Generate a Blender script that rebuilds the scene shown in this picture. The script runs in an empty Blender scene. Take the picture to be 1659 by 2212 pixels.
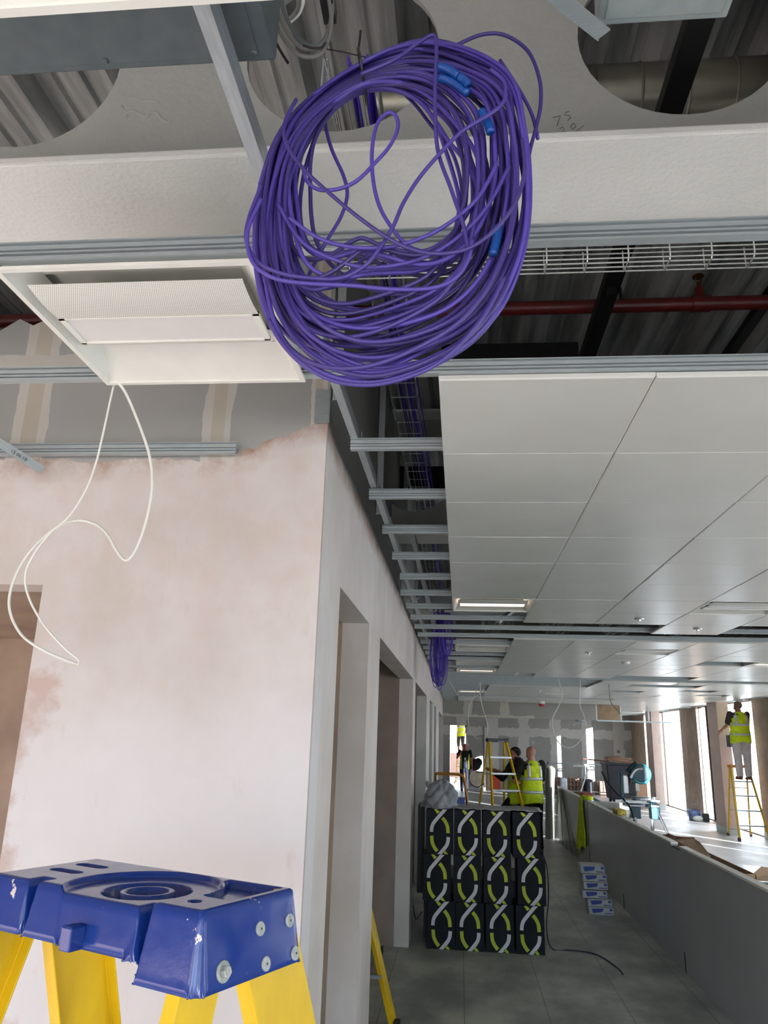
import bpy, math, random
from mathutils import Vector, Matrix
random.seed(7)
PI = math.pi
S = bpy.context.scene
C = S.collection
# ------------------------------------------------------------------ camera, sky, sun, exposure
H = 1.885                      # eye height
ZC = 2.865                     # underside of the ceiling tiles
YAW, PITCH, ROLL, F = -0.1037, 0.2838, 0.0303, 1658.5
def basis():
    cy, sy, cp, sp = math.cos(YAW), math.sin(YAW), math.cos(PITCH), math.sin(PITCH)
    fwd = Vector((sy*cp, cy*cp, sp)); right = Vector((cy, -sy, 0)); up = right.cross(fwd)
    cr, sr = math.cos(ROLL), math.sin(ROLL)
    return cr*right + sr*up, -sr*right + cr*up, fwd
RT, UP, FW = basis()
cam = bpy.data.cameras.new('camera'); camo = bpy.data.objects.new('camera', cam); C.objects.link(camo)
camo.matrix_world = Matrix(((RT.x, UP.x, -FW.x, 0), (RT.y, UP.y, -FW.y, 0), (RT.z, UP.z, -FW.z, H), (0, 0, 0, 1)))
cam.sensor_fit = 'VERTICAL'; cam.sensor_height = 24; cam.lens = F/2212*24; cam.clip_start = .02
S.camera = camo
def P(u, v, ax, val):
    """point of the place seen at (u, v), on the plane ax = val"""
    d = RT*((u-829.5)/F) - UP*((v-1106)/F) + FW
    k = 'xyz'.index(ax); t = (val - (H if k == 2 else 0))/d[k]
    return Vector((d.x*t, d.y*t, d.z*t + H))
S.view_settings.view_transform = 'Standard'; S.view_settings.look = 'None'
S.view_settings.gamma = 1; S.view_settings.exposure = 0.62
SKY, SUN = 9.0, 26.0
w = bpy.data.worlds.new('sky'); S.world = w; w.use_nodes = True
nt = w.node_tree; bg = nt.nodes['Background']
gr = nt.nodes.new('ShaderNodeTexCoord'); sx = nt.nodes.new('ShaderNodeSeparateXYZ'); rp = nt.nodes.new('ShaderNodeValToRGB')
nt.links.new(gr.outputs['Generated'], sx.inputs[0]); nt.links.new(sx.outputs['Z'], rp.inputs[0]); nt.links.new(rp.outputs[0], bg.inputs[0])
rp.color_ramp.elements[0].position = .0; rp.color_ramp.elements[0].color = (.42, .40, .38, 1)
rp.color_ramp.elements[1].position = .06; rp.color_ramp.elements[1].color = (.62, .83, 1, 1)
e = rp.color_ramp.elements.new(.6); e.color = (.72, .86, 1, 1)
bg.inputs[1].default_value = SKY
sd = Vector((-.55, .83, -.155)).normalized()
sl = bpy.data.lights.new('sun', 'SUN'); sl.energy = SUN; sl.angle = .009; sl.color = (.93, .97, 1)
so = bpy.data.objects.new('sun', sl); C.objects.link(so); so.rotation_euler = sd.to_track_quat('-Z', 'Y').to_euler(); so.location = (20, -20, 8)
def portal(name, loc, sx_, sy_, rot):
    l = bpy.data.lights.new(name, 'AREA'); l.shape = 'RECTANGLE'; l.size = sx_; l.size_y = sy_; l.cycles.is_portal = True
    o = bpy.data.objects.new(name, l); C.objects.link(o); o.location = loc; o.rotation_euler = rot
portal('window_wall_daylight', (6.95, 12.0, 1.5), 3.0, 40.0, (0, PI/2, 0))
portal('window_back_daylight', (-.5, -7.3, 1.6), 12.0, 2.9, (PI/2, 0, 0))
S.cycles.max_bounces = 9; S.cycles.diffuse_bounces = 5; S.cycles.glossy_bounces = 4; S.cycles.transmission_bounces = 4
S.cycles.transparent_max_bounces = 12; S.cycles.sample_clamp_indirect = 6; S.cycles.use_denoising = True
S.cycles.caustics_reflective = False; S.cycles.caustics_refractive = False

# ------------------------------------------------------------------ materials
def lin(c):
    return tuple(((x/255)/12.92 if x/255 <= .04045 else ((x/255+.055)/1.055)**2.4) for x in c) + (1,)
class NT:
    def __init__(s, name):
        s.m = bpy.data.materials.new(name); s.m.use_nodes = True; s.t = s.m.node_tree
        s.b = s.t.nodes['Principled BSDF']; s.o = s.t.nodes['Material Output']
    def n(s, typ, **kw):
        x = s.t.nodes.new('ShaderNode'+typ)
        for k, v in kw.items(): setattr(x, k, v)
        return x
    def put(s, sock, v):
        if hasattr(v, 'is_output'): s.t.links.new(v, sock)
        else: sock.default_value = v
    def math(s, op, a, b=0.0, c=None):
        x = s.n('Math', operation=op); s.put(x.inputs[0], a); s.put(x.inputs[1], b)
        if c is not None: s.put(x.inputs[2], c)
        return x.outputs[0]
    def xyz(s):
        g = s.n('NewGeometry'); q = s.n('SeparateXYZ'); s.t.links.new(g.outputs['Position'], q.inputs[0]); return q.outputs
    def pos(s): return s.n('NewGeometry').outputs['Position']
    def obj(s): return s.n('TexCoord').outputs['Object']
    def noise(s, scale, detail=4, vec=None, rough=.55, stretch=None):
        x = s.n('TexNoise'); x.inputs['Scale'].default_value = scale; x.inputs['Detail'].default_value = detail; x.inputs['Roughness'].default_value = rough
        v = vec or s.obj()
        if stretch:
            mp = s.n('Mapping'); s.t.links.new(v, mp.inputs[0]); mp.inputs['Scale'].default_value = stretch; v = mp.outputs[0]
        s.t.links.new(v, x.inputs['Vector']); return x.outputs['Fac']
    def ramp(s, f, *stops):
        x = s.n('ValToRGB'); s.put(x.inputs[0], f); el = x.color_ramp.elements
        while len(el) < len(stops): el.new(.5)
        for k, (p, c) in enumerate(stops):
            el[k].position = p; el[k].color = c if len(c) == 4 else lin(c)
        return x.outputs[0]
    def mix(s, f, a, b, mode='MIX'):
        x = s.n('MixRGB', blend_type=mode); s.put(x.inputs[0], f); s.put(x.inputs[1], a if hasattr(a, 'is_output') or len(a) == 4 else lin(a)); s.put(x.inputs[2], b if hasattr(b, 'is_output') or len(b) == 4 else lin(b)); return x.outputs[0]
    def bump(s, h, strength=.3, dist=.01):
        x = s.n('Bump'); s.put(x.inputs['Height'], h); x.inputs['Strength'].default_value = strength; x.inputs['Distance'].default_value = dist
        s.t.links.new(x.outputs[0], s.b.inputs['Normal'])
    def set(s, col=None, rough=None, metal=None, **kw):
        if col is not None: s.put(s.b.inputs['Base Color'], col if hasattr(col, 'is_output') or len(col) == 4 else lin(col))
        if rough is not None: s.put(s.b.inputs['Roughness'], rough)
        if metal is not None: s.put(s.b.inputs['Metallic'], metal)
        for k, v in kw.items(): s.put(s.b.inputs[k.replace('_', ' ')], v)
        return s
MAT = {}
def M(name, col, rough=.55, metal=0, vary=.12, scale=6, bump=0, bscale=60, stretch=None, spec=.5):
    """a surface with procedural tone variation"""
    if name in MAT: return MAT[name]
    q = NT(name)
    f = q.noise(scale, 4, stretch=stretch)
    lo = tuple(max(0, x*(1-vary)) for x in col); hi = tuple(min(255, x*(1+vary)) for x in col)
    q.set(q.ramp(f, (.3, lo), (.7, hi)), rough, metal, Specular_IOR_Level=spec)
    if bump: q.bump(q.noise(bscale, 3), bump, .004)
    MAT[name] = q.m; return q.m
steel = M('galvanised_steel', (172, 181, 184), .40, .5, .03, 25, stretch=(1, 8, 8))
steel_y = M('galvanised_steel_lengthwise', (176, 183, 186), .42, .6, .06, 14, stretch=(8, 1, 8))
bright = M('bright_zinc_wire', (205, 208, 205), .3, .8, .05)
tile_m = M('white_powder_coated_metal', (206, 208, 203), .30, 0, .02, 2)
white_m = M('white_enamel', (226, 226, 218), .4, 0, .02)
dark_grey = M('dark_grey_sheet', (92, 102, 105), .5, .3, .05, 20)
box_grey = M('light_grey_sheet', (150, 160, 160), .5, .2, .05, 20)
black_st = M('black_steel', (16, 16, 17), .5, .2, .1)
blackp = M('black_plastic', (20, 20, 22), .5, 0, .1)
rub = M('grey_rubber', (70, 70, 70), .7)
red_p = M('red_painted_pipe', (86, 22, 22), .4, 0, .15, 12)
wire_w = M('white_cable', (222, 224, 216), .45, 0, .03)
cord_g = M('grey_cable', (112, 112, 108), .5, 0, .08)
yellow = M('yellow_fibreglass', (226, 186, 22), .42, 0, .10, 5, stretch=(1, 1, .3))
alu = M('aluminium', (165, 168, 170), .35, .8, .08)
hivis = M('hi_vis_yellow_cloth', (205, 226, 30), .8, 0, .10, 9)
silver = M('reflective_tape', (205, 208, 210), .35, .2, .05)
skin = M('skin', (170, 118, 98), .55, 0, .08, 8)
skin_l = M('pale_skin', (196, 142, 124), .55, 0, .08, 8)
blk_cloth = M('black_cloth', (20, 21, 25), .9, 0, .2, 10)
wht_cloth = M('off_white_cloth', (196, 188, 186), .9, 0, .06, 10)
grey_cloth = M('grey_cloth', (140, 144, 150), .85, 0, .12, 10, .3, 30)
hair_d = M('dark_hair', (18, 15, 14), .7)
brownm = M('brown_leather', (96, 52, 42), .6)
card = M('cardboard', (160, 132, 104), .85, 0, .08, 4)
carddk = M('cardboard_inside', (112, 76, 50), .85, 0, .08, 4)
woodm = M('bare_timber', (136, 100, 76), .7, 0, .15, 8, stretch=(1, 8, 8))
teal = M('teal_casting', (10, 62, 76), .4, 0, .08)
cyan = M('bright_teal_guard', (28, 132, 146), .35, 0, .05)
bluem = M('blue_print', (38, 66, 150), .5, 0, .1)
bin_m = M('dark_grey_bin_plastic', (48, 52, 62), .5, 0, .12, 6)
tape_b = M('blue_tape', (16, 72, 150), .3, 0, .05)
ribw = M('printed_white', (205, 205, 208), .55, 0, .03)
ribg = M('printed_lime', (176, 190, 36), .55, 0, .04)
boxd = M('black_carton', (30, 35, 40), .6, 0, .18, 5, spec=.12)
seam = M('dark_gap', (30, 30, 30), .8)
orange = M('orange_plastic', (205, 70, 40), .5)
plaster_sk = M('skirting_grey', (196, 204, 202), .5, 0, .03)
mull = M('window_mullion', (96, 84, 74), .45, .3)

XLc = -.479
def plaster(name, front):
    q = NT(name); X, Y, Z = q.xyz(); p = q.pos()
    n1 = q.noise(1.6, 6, p, .6); n2 = q.noise(9, 5, p, .6, (1, 1, .25) if not front else (1.2, 1, .8)); n3 = q.noise(3.2, 8, p, .7)
    base = q.ramp(n1, (.3, (190, 183, 177)), (.5, (202, 196, 192)), (.7, (213, 209, 207)))
    base = q.mix(q.math('MULTIPLY', q.ramp(n2, (.45, (0, 0, 0)), (.75, (255, 255, 255))), .35), base, (194, 172, 156))
    if front:
        wht = q.ramp(q.math('ADD', q.math('MULTIPLY', q.math('SUBTRACT', 2.42, Z), 1.3), q.math('MULTIPLY', q.math('SUBTRACT', n1, .5), 1.2)), (.0, (0, 0, 0)), (.9, (255, 255, 255)))
        base = q.mix(q.math('MULTIPLY', wht, .7), base, (211, 210, 215))
        lft = q.ramp(q.math('ADD', q.math('MULTIPLY', q.math('SUBTRACT', -1.33, X), 5.0), q.math('MULTIPLY', q.math('SUBTRACT', q.noise(4, 6, p, .65), .5), 3.4)), (.35, (0, 0, 0)), (.75, (255, 255, 255)))
        base = q.mix(q.math('MULTIPLY', q.math('MULTIPLY', lft, q.math('LESS_THAN', Z, 2.1)), .6), base, (176, 146, 132))
        sk = q.ramp(q.noise(6, 7, p, .7, (2.2, 1, .7)), (.60, (0, 0, 0)), (.74, (255, 255, 255))); base = q.mix(q.math('MULTIPLY', sk, .35), base, (186, 170, 160))
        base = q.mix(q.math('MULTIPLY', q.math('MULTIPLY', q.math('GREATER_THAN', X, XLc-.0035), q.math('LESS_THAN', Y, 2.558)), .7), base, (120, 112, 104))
    # whiter towards dried-out parts low down, browner near the top edge of the skim
    thr = 2.83
    if front:
        k = q.math('SMOOTH_MIN', q.math('MAXIMUM', q.math('MULTIPLY', q.math('ADD', X, .86), .42), 0.0), .155, .03)
        edge = q.math('ADD', k, thr)
    else:
        edge = q.math('ADD', q.math('MULTIPLY', X, 0.0), 2.945)
    d = q.math('ADD', q.math('SUBTRACT', edge, Z), q.math('MULTIPLY', q.math('SUBTRACT', q.noise(7, 6, p, .6), .5), .10))
    stain = q.math('MULTIPLY', q.ramp(q.math('MULTIPLY', d, 4.0), (.0, (255, 255, 255)), (.35, (0, 0, 0))), q.ramp(n3, (.42, (40, 40, 40)), (.58, (255, 255, 255))))
    base = q.mix(stain, base, (150, 112, 84))
    # grey paper-faced board above, with pale jointing bands
    g = q.ramp(q.noise(1.2, 3, p), (.3, (156, 157, 154)), (.7, (166, 167, 163)))
    if front:
        wob = q.math('MULTIPLY', q.math('SUBTRACT', q.noise(5, 4, p), .5), .06)
        for cx, hw in ((-.89, .055), (-1.62, .07), (-.52, .03)):
            m = q.math('LESS_THAN', q.math('ABSOLUTE', q.math('ADD', q.math('SUBTRACT', X, cx), wob)), hw)
            g = q.mix(m, g, (196, 194, 186))
            m = q.math('LESS_THAN', q.math('ABSOLUTE', q.math('SUBTRACT', X, cx)), hw*.45)
            g = q.mix(m, g, (184, 178, 164))
        m = q.math('LESS_THAN', q.math('ABSOLUTE', q.math('ADD', q.math('SUBTRACT', Z, 3.22), wob)), .05)
        g = q.mix(m, g, (192, 190, 182))
        m = q.math('GREATER_THAN', q.noise(11, 5, p, .7), .70); g = q.mix(m, g, (196, 196, 190))
    isb = q.math('LESS_THAN', d, 0.0)
    q.set(q.mix(isb, base, g), .62)
    q.bump(q.math('ADD', q.noise(14, 6, p), q.math('MULTIPLY', isb, -.6)), .25, .006)
    MAT[name] = q.m; return q.m
pl_front = plaster('skimmed_plaster_front', True)
pl_side = plaster('skimmed_plaster_side', False)
pl_brown = M('brown_plaster', (158, 138, 122), .65, 0, .10, 3, .2, 20)  # browner plaster tone for reveals, recess and window piers
pl_dark = M('dark_brown_plaster', (140, 124, 114), .65, 0, .08, 3, .2, 20)  # darker brown plaster tone for the cross walls
pl_pink = M('pink_plaster', (206, 182, 172), .65, 0, .05, 3)
pl_white = M('jointed_white_wall', (196, 195, 190), .35, 0, .06, 2)

def far_wall_mat():
    q = NT('taped_plasterboard'); X, Y, Z = q.xyz(); p = q.pos()
    g = q.ramp(q.noise(1.3, 4, p), (.3, (158, 156, 152)), (.7, (172, 170, 166)))
    wob = q.math('MULTIPLY', q.math('SUBTRACT', q.noise(2.6, 5, p), .5), .30)
    fx = q.math('ABSOLUTE', q.math('SUBTRACT', q.math('FRACT', q.math('ADD', q.math('DIVIDE', q.math('ADD', X, wob), 1.2), .45)), .5))
    m1 = q.math('LESS_THAN', fx, .17)
    m2 = q.math('LESS_THAN', q.math('ABSOLUTE', q.math('ADD', q.math('SUBTRACT', Z, 2.18), wob)), .16)
    m3 = q.math('GREATER_THAN', q.noise(3.4, 4, p, .6), .66)
    mm = q.math('MAXIMUM', q.math('MAXIMUM', m1, m2), m3)
    q.set(q.mix(mm, g, q.ramp(q.noise(4, 4, p), (.3, (202, 200, 193)), (.7, (212, 210, 204)))), .6)
    return q.m
far_m = far_wall_mat()
def bulk_mat():
    q = NT('taped_bulkhead'); X, Y, Z = q.xyz(); p = q.pos()
    g = q.ramp(q.noise(1.3, 4, p), (.3, (146, 144, 138)), (.7, (158, 156, 150)))
    wob = q.math('MULTIPLY', q.math('SUBTRACT', q.noise(4, 5, p), .5), .16)
    fx = q.math('ABSOLUTE', q.math('SUBTRACT', q.math('FRACT', q.math('ADD', q.math('DIVIDE', q.math('ADD', X, wob), 1.0), .3)), .5))
    left = q.math('LESS_THAN', X, 2.0)
    m1 = q.math('MULTIPLY', q.math('LESS_THAN', fx, .12), left)
    m2 = q.math('MULTIPLY', q.math('LESS_THAN', q.math('ADD', Z, wob), 2.52), left)
    q.set(q.mix(q.math('MAXIMUM', m1, m2), g, (190, 187, 176)), .6); return q.m
bulk_m = bulk_mat()
def beam_mat():
    q = NT('white_fire_coating'); p = q.pos()
    q.set(q.ramp(q.noise(3, 5, p), (.3, (222, 224, 220)), (.7, (230, 232, 228))), .55)
    q.bump(q.math('ADD', q.noise(70, 4, p), q.math('MULTIPLY', q.noise(4, 3, p), .8)), .5, .006); return q.m
beam_m = beam_mat()
def web_mat():
    q = NT('grey_web_coating'); p = q.pos()
    q.set(q.ramp(q.noise(3, 5, p), (.3, (146, 149, 146)), (.7, (158, 161, 158))), .6)
    sag = q.n('TexWave', wave_type='BANDS', bands_direction='Z'); sag.inputs['Scale'].default_value = 1.3; sag.inputs['Distortion'].default_value = 14; sag.inputs['Detail'].default_value = 2; q.t.links.new(p, sag.inputs[0])
    q.bump(q.math('ADD', q.noise(60, 4, p), q.math('MULTIPLY', q.math('POWER', sag.outputs['Fac'], 12.0), .6)), .45, .006); return q.m
web_m = web_mat()
def floor_mat():
    q = NT('access_floor'); X, Y, Z = q.xyz(); p = q.pos()
    n = q.noise(1.8, 7, p, .62, (1, .7, 1))
    g = q.ramp(n, (.38, (142, 148, 144)), (.5, (172, 176, 170)), (.62, (202, 204, 194)))
    sp = q.math('GREATER_THAN', q.noise(13, 5, p, .6, (1, .35, 1)), .67); g = q.mix(q.math('MULTIPLY', sp, .35), g, (150, 150, 140))
    # pale sealed boards on the open side of the low wall
    rgt = q.math('MAXIMUM', q.math('MAXIMUM', q.math('GREATER_THAN', X, 1.97), q.math('LESS_THAN', Y, 3.2)), q.math('GREATER_THAN', Y, 13.0))  # unseen floor near the camera paled too, so it bounces light upward
    r = q.ramp(q.noise(1.4, 5, p), (.3, (172, 170, 172)), (.7, (196, 192, 188)))
    g = q.mix(rgt, g, r)
    l1 = q.math('LESS_THAN', q.math('ABSOLUTE', q.math('SUBTRACT', q.math('FRACT', q.math('DIVIDE', q.math('ADD', X, .27), .6)), .5)), .004)
    l2 = q.math('LESS_THAN', q.math('ABSOLUTE', q.math('SUBTRACT', q.math('FRACT', q.math('DIVIDE', Y, 2.4)), .5)), .0012)
    q.set(q.mix(q.math('MULTIPLY', q.math('MAXIMUM', l1, l2), .75), g, (40, 42, 40)), q.ramp(n, (.3, (165, 165, 165)), (.7, (190, 190, 190))))
    return q.m
floor_m = floor_mat()
def deck_mat():
    q = NT('galvanised_deck'); p = q.pos()
    f = q.noise(2.2, 4, p, .6, (6, .5, 1)); sp = q.noise(90, 2, p)
    q.set(q.mix(q.ramp(sp, (.4, (0, 0, 0)), (.7, (90, 90, 90))), q.ramp(f, (.35, (150, 153, 152)), (.65, (214, 215, 212))), (200, 202, 200)), .55, .25); return q.m
deck_m = deck_mat()
def gloss_wall():
    q = NT('glossy_grey_panel'); p = q.pos()
    q.set(q.ramp(q.noise(1.2, 3, p), (.3, (164, 166, 170)), (.7, (174, 176, 180))), .26); return q.m
panel_m = gloss_wall()
def perf_mat():
    q = NT('perforated_white_sheet'); o = q.obj(); s = q.n('SeparateXYZ'); q.t.links.new(o, s.inputs[0])
    row = q.math('FLOOR', q.math('DIVIDE', s.outputs[1], .0052))
    off = q.math('MULTIPLY', q.math('MODULO', row, 2.0), .5)
    fx = q.math('SUBTRACT', q.math('FRACT', q.math('ADD', q.math('DIVIDE', s.outputs[0], .0052), off)), .5)
    fy = q.math('SUBTRACT', q.math('FRACT', q.math('DIVIDE', s.outputs[1], .0052)), .5)
    d = q.math('SQRT', q.math('ADD', q.math('MULTIPLY', fx, fx), q.math('MULTIPLY', fy, fy)))
    q.set(q.mix(q.math('LESS_THAN', d, .27), (226, 226, 218), (150, 150, 145)), .45); return q.m
perf_m = perf_mat()
def emis(name, col, st):
    q = NT(name); q.set((250, 248, 244), .4, 0, Emission_Color=lin(col), Emission_Strength=st)
    f = q.noise(3); q.put(q.b.inputs['Roughness'], q.math('ADD', q.math('MULTIPLY', f, .1), .35)); return q.m
lit_m = emis('lit_diffuser', (255, 226, 208), 2.4)
diff_m = M('opal_diffuser', (222, 220, 218), .35, 0, .01)
def glass(name, tint=(1, 1, 1, 1), gl=.06):
    q = NT(name); q.t.nodes.remove(q.b); tr = q.n('BsdfTransparent'); tr.inputs[0].default_value = tint; g = q.n('BsdfGlossy'); g.inputs['Roughness'].default_value = .03
    mx = q.n('MixShader'); mx.inputs[0].default_value = gl
    q.t.links.new(tr.outputs[0], mx.inputs[1]); q.t.links.new(g.outputs[0], mx.inputs[2]); q.t.links.new(mx.outputs[0], q.o.inputs[0]); return q.m
glass_m = glass('window_glass')
tint_m = glass('blue_tinted_glass', (.075, .095, .11, 1), .04)
wrap_m = glass('polythene_film', (.75, .78, .80, 1), .25)
def sheet_mat():
    q = NT('dusty_polythene'); q.t.nodes.remove(q.b); tr = q.n('BsdfTransparent'); tr.inputs[0].default_value = (.85, .86, .84, 1)
    df = q.n('BsdfPrincipled'); df.inputs['Base Color'].default_value = lin((170, 170, 150)); df.inputs['Roughness'].default_value = .4
    mx = q.n('MixShader'); f = q.ramp(q.noise(3, 4, None, .5, (6, 6, .6)), (.35, (30, 30, 30)), (.7, (130, 130, 130))); q.put(mx.inputs[0], f)
    q.t.links.new(tr.outputs[0], mx.inputs[1]); q.t.links.new(df.outputs[0], mx.inputs[2]); q.t.links.new(mx.outputs[0], q.o.inputs[0]); return q.m
sheet_m = sheet_mat()
def purple_mat(name, c):
    q = NT(name); g = q.n('ObjectInfo'); f = q.math('MULTIPLY', g.outputs['Random'], 1.0)
    q.set(q.ramp(f, (0, tuple(x*.66 for x in c)), (1, tuple(min(255, x*1.18) for x in c))), .42)
    q.bump(q.noise(160, 2), .15, .001); return q.m
purp = purple_mat('purple_cable', (72, 58, 142))
purp_d = purple_mat('deep_purple_cable', (66, 44, 170))
def cap_mat():
    q = NT('blue_moulded_plastic'); o = q.obj()
    sc = q.ramp(q.noise(30, 6, o, .7), (.66, (0, 0, 0)), (.69, (255, 255, 255)))
    dust = q.ramp(q.noise(9, 5, o, .6), (.45, (0, 0, 0)), (.8, (90, 90, 90)))
    blob = q.ramp(q.noise(17, 5, o, .62), (.665, (0, 0, 0)), (.672, (255, 255, 255)))
    c = q.mix(dust, (22, 56, 138), (66, 92, 148)); c = q.mix(q.math('MULTIPLY', sc, .25), c, (120, 140, 180)); c = q.mix(blob, c, (214, 204, 196))
    q.set(c, q.ramp(q.noise(14, 4, o), (.3, (85, 85, 85)), (.7, (130, 130, 130)))); q.bump(q.math('ADD', q.noise(60, 4, o), q.math('MULTIPLY', blob, 2.0)), .12, .002); return q.m
cap_m = cap_mat()

# ------------------------------------------------------------------ mesh builder
ORG = {}
class MB:
    def __init__(s): s.v = []; s.f = []
    def add(s, vs, fs):
        n = len(s.v); s.v += [Vector(p) for p in vs]; s.f += [tuple(i+n for i in f) for f in fs]; return s
    def box(s, x0, x1, y0, y1, z0, z1):
        return s.add([(x, y, z) for x in (x0, x1) for y in (y0, y1) for z in (z0, z1)],
                     [(0, 1, 3, 2), (4, 6, 7, 5), (0, 4, 5, 1), (2, 3, 7, 6), (0, 2, 6, 4), (1, 5, 7, 3)])
    def obox(s, c, ax, ay, az, hx, hy, hz):
        c = Vector(c); ax, ay, az = Vector(ax).normalized(), Vector(ay).normalized(), Vector(az).normalized()
        return s.add([c+ax*hx*i+ay*hy*j+az*hz*k for i in (-1, 1) for j in (-1, 1) for k in (-1, 1)],
                     [(0, 1, 3, 2), (4, 6, 7, 5), (0, 4, 5, 1), (2, 3, 7, 6), (0, 2, 6, 4), (1, 5, 7, 3)])
    def bar(s, a, b, wx, wy, side=(1, 0, 0)):
        a, b = Vector(a), Vector(b); d = (b-a).normalized(); x = Vector(side); x = (x-d*x.dot(d)).normalized(); y = d.cross(x)
        return s.obox((a+b)/2, x, y, d, wx/2, wy/2, (b-a).length/2)
    def tube(s, pts, r, n=8, closed=False, caps=True):
        pts = [Vector(p) for p in pts]; m = len(pts); rs = r if isinstance(r, (list, tuple)) else [r]*m
        t0 = (pts[1]-pts[0]).normalized(); up = Vector((0, 0, 1)) if abs(t0.z) < .9 else Vector((1, 0, 0)); nrm = (up-t0*up.dot(t0)).normalized()
        vs = []
        for i, p in enumerate(pts):
            a = pts[(i-1) % m] if (closed or i) else p; b = pts[(i+1) % m] if (closed or i < m-1) else p
            t = (b-a).normalized(); nrm = nrm-t*nrm.dot(t); nrm = nrm.normalized() if nrm.length > 1e-6 else t.orthogonal().normalized(); bi = t.cross(nrm)
            vs += [p+(nrm*math.cos(2*PI*k/n)+bi*math.sin(2*PI*k/n))*rs[i] for k in range(n)]
        fs = []
        for i in range(m if closed else m-1):
            j = (i+1) % m
            fs += [(i*n+k, i*n+(k+1) % n, j*n+(k+1) % n, j*n+k) for k in range(n)]
        if caps and not closed: fs += [tuple(range(n-1, -1, -1)), tuple((m-1)*n+k for k in range(n))]
        return s.add(vs, fs)
    def prism(s, poly, a0, a1, axis='x'):
        """closed 2D outline extruded along an axis"""
        n = len(poly)
        def mk(p, a): return {'x': (a, p[0], p[1]), 'y': (p[0], a, p[1]), 'z': (p[0], p[1], a)}[axis]
        vs = [mk(p, a0) for p in poly]+[mk(p, a1) for p in poly]
        return s.add(vs, [(i, (i+1) % n, (i+1) % n+n, i+n) for i in range(n)]+[tuple(range(n-1, -1, -1)), tuple(range(n, 2*n))])
    def strip(s, prof, a0, a1, th=.002):
        """open (y, z) profile swept along x, with thickness"""
        n = len(prof); nr = []
        for i in range(n):
            a = Vector(prof[max(i-1, 0)]); b = Vector(prof[min(i+1, n-1)]); d = (b-a).normalized(); nr.append((-d.y*th, d.x*th))
        return s.prism(list(prof)+[(prof[i][0]+nr[i][0], prof[i][1]+nr[i][1]) for i in range(n-1, -1, -1)], a0, a1, 'x')
    def lathe(s, c, prof, n=20, ax=(0, 0, 1)):
        c = Vector(c); az = Vector(ax).normalized(); u = az.orthogonal().normalized(); v = az.cross(u); vs = []
        for r, z in prof: vs += [c+az*z+(u*math.cos(2*PI*k/n)+v*math.sin(2*PI*k/n))*r for k in range(n)]
        m = len(prof)
        return s.add(vs, [(i*n+k, i*n+(k+1) % n, (i+1)*n+(k+1) % n, (i+1)*n+k) for i in range(m-1) for k in range(n)]+[tuple(range(n-1, -1, -1)), tuple((m-1)*n+k for k in range(n))])
    def ball(s, c, rx, ry=None, rz=None, n=14, rot=None):
        ry = ry or rx; rz = rz or rx; c = Vector(c); m = n//2+1; vs = []
        for i in range(m+1):
            a = PI*i/m
            for k in range(n):
                p = Vector((rx*math.sin(a)*math.cos(2*PI*k/n), ry*math.sin(a)*math.sin(2*PI*k/n), rz*math.cos(a)))
                vs.append(c+(rot @ p if rot else p))
        return s.add(vs, [(i*n+k, (i+1)*n+k, (i+1)*n+(k+1) % n, i*n+(k+1) % n) for i in range(m) for k in range(n)])
    def limb(s, pts, rs, n=12):
        for i in range(len(pts)-1): s.tube([pts[i], pts[i+1]], [rs[i], rs[i+1]], n)
        for p, r in zip(pts, rs): s.ball(p, r*1.0, n=n)
        return s
    def rings(s, rr, n=18, caps=True):
        """rr: (centre, halfx vector, halfy vector)"""
        vs = []
        for c, a, b in rr: vs += [Vector(c)+Vector(a)*math.cos(2*PI*k/n)+Vector(b)*math.sin(2*PI*k/n) for k in range(n)]
        m = len(rr); fs = [(i*n+k, i*n+(k+1) % n, (i+1)*n+(k+1) % n, (i+1)*n+k) for i in range(m-1) for k in range(n)]
        if caps: fs += [tuple(range(n-1, -1, -1)), tuple((m-1)*n+k for k in range(n))]
        return s.add(vs, fs)
    def build(s, name, m, parent=None, smooth=False, bevel=0, remesh=0, solid=0, label=None):
        me = bpy.data.meshes.new(name)
        if parent is None:
            xs = [p.x for p in s.v]; ys = [p.y for p in s.v]; zs = [p.z for p in s.v]
            o0 = Vector(((min(xs)+max(xs))/2, (min(ys)+max(ys))/2, min(zs)))
        else: o0 = ORG[parent.name]
        me.from_pydata([p-o0 for p in s.v], [], s.f); me.update()
        import bmesh
        bm = bmesh.new(); bm.from_mesh(me); bmesh.ops.recalc_face_normals(bm, faces=bm.faces); bm.to_mesh(me); bm.free()
        o = bpy.data.objects.new(name, me); C.objects.link(o); me.materials.append(m)
        if parent is None: o.location = o0
        else: o.parent = parent
        ORG[o.name] = o0
        if smooth:
            me.shade_smooth()
            if smooth is True: me.set_sharp_from_angle(angle=math.radians(40))
        if bevel:
            b = o.modifiers.new('bevel', 'BEVEL'); b.width = bevel; b.segments = 2; b.limit_method = 'ANGLE'
        if remesh:
            r = o.modifiers.new('union', 'REMESH'); r.mode = 'VOXEL'; r.voxel_size = remesh; r.use_smooth_shade = True
            r = o.modifiers.new('soften', 'SMOOTH'); r.factor = .6; r.iterations = 4
        if solid:
            r = o.modifiers.new('thickness', 'SOLIDIFY'); r.thickness = solid; r.offset = 0
        if label: o['label'] = label
        return o
def tag(o, label=None, cat=None, group=None, kind=None):
    if label: o['label'] = label
    if cat:
        o['category'] = cat
        if not kind: o['kind'] = 'thing'
    if group: o['group'] = group
    if kind: o['kind'] = kind
    return o
def thing(name, label, cat, loc, group=None):
    o = bpy.data.objects.new(name, None); C.objects.link(o); o.location = loc; ORG[o.name] = Vector(loc); o.empty_display_size = .1
    return tag(o, label, cat, group)
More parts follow.
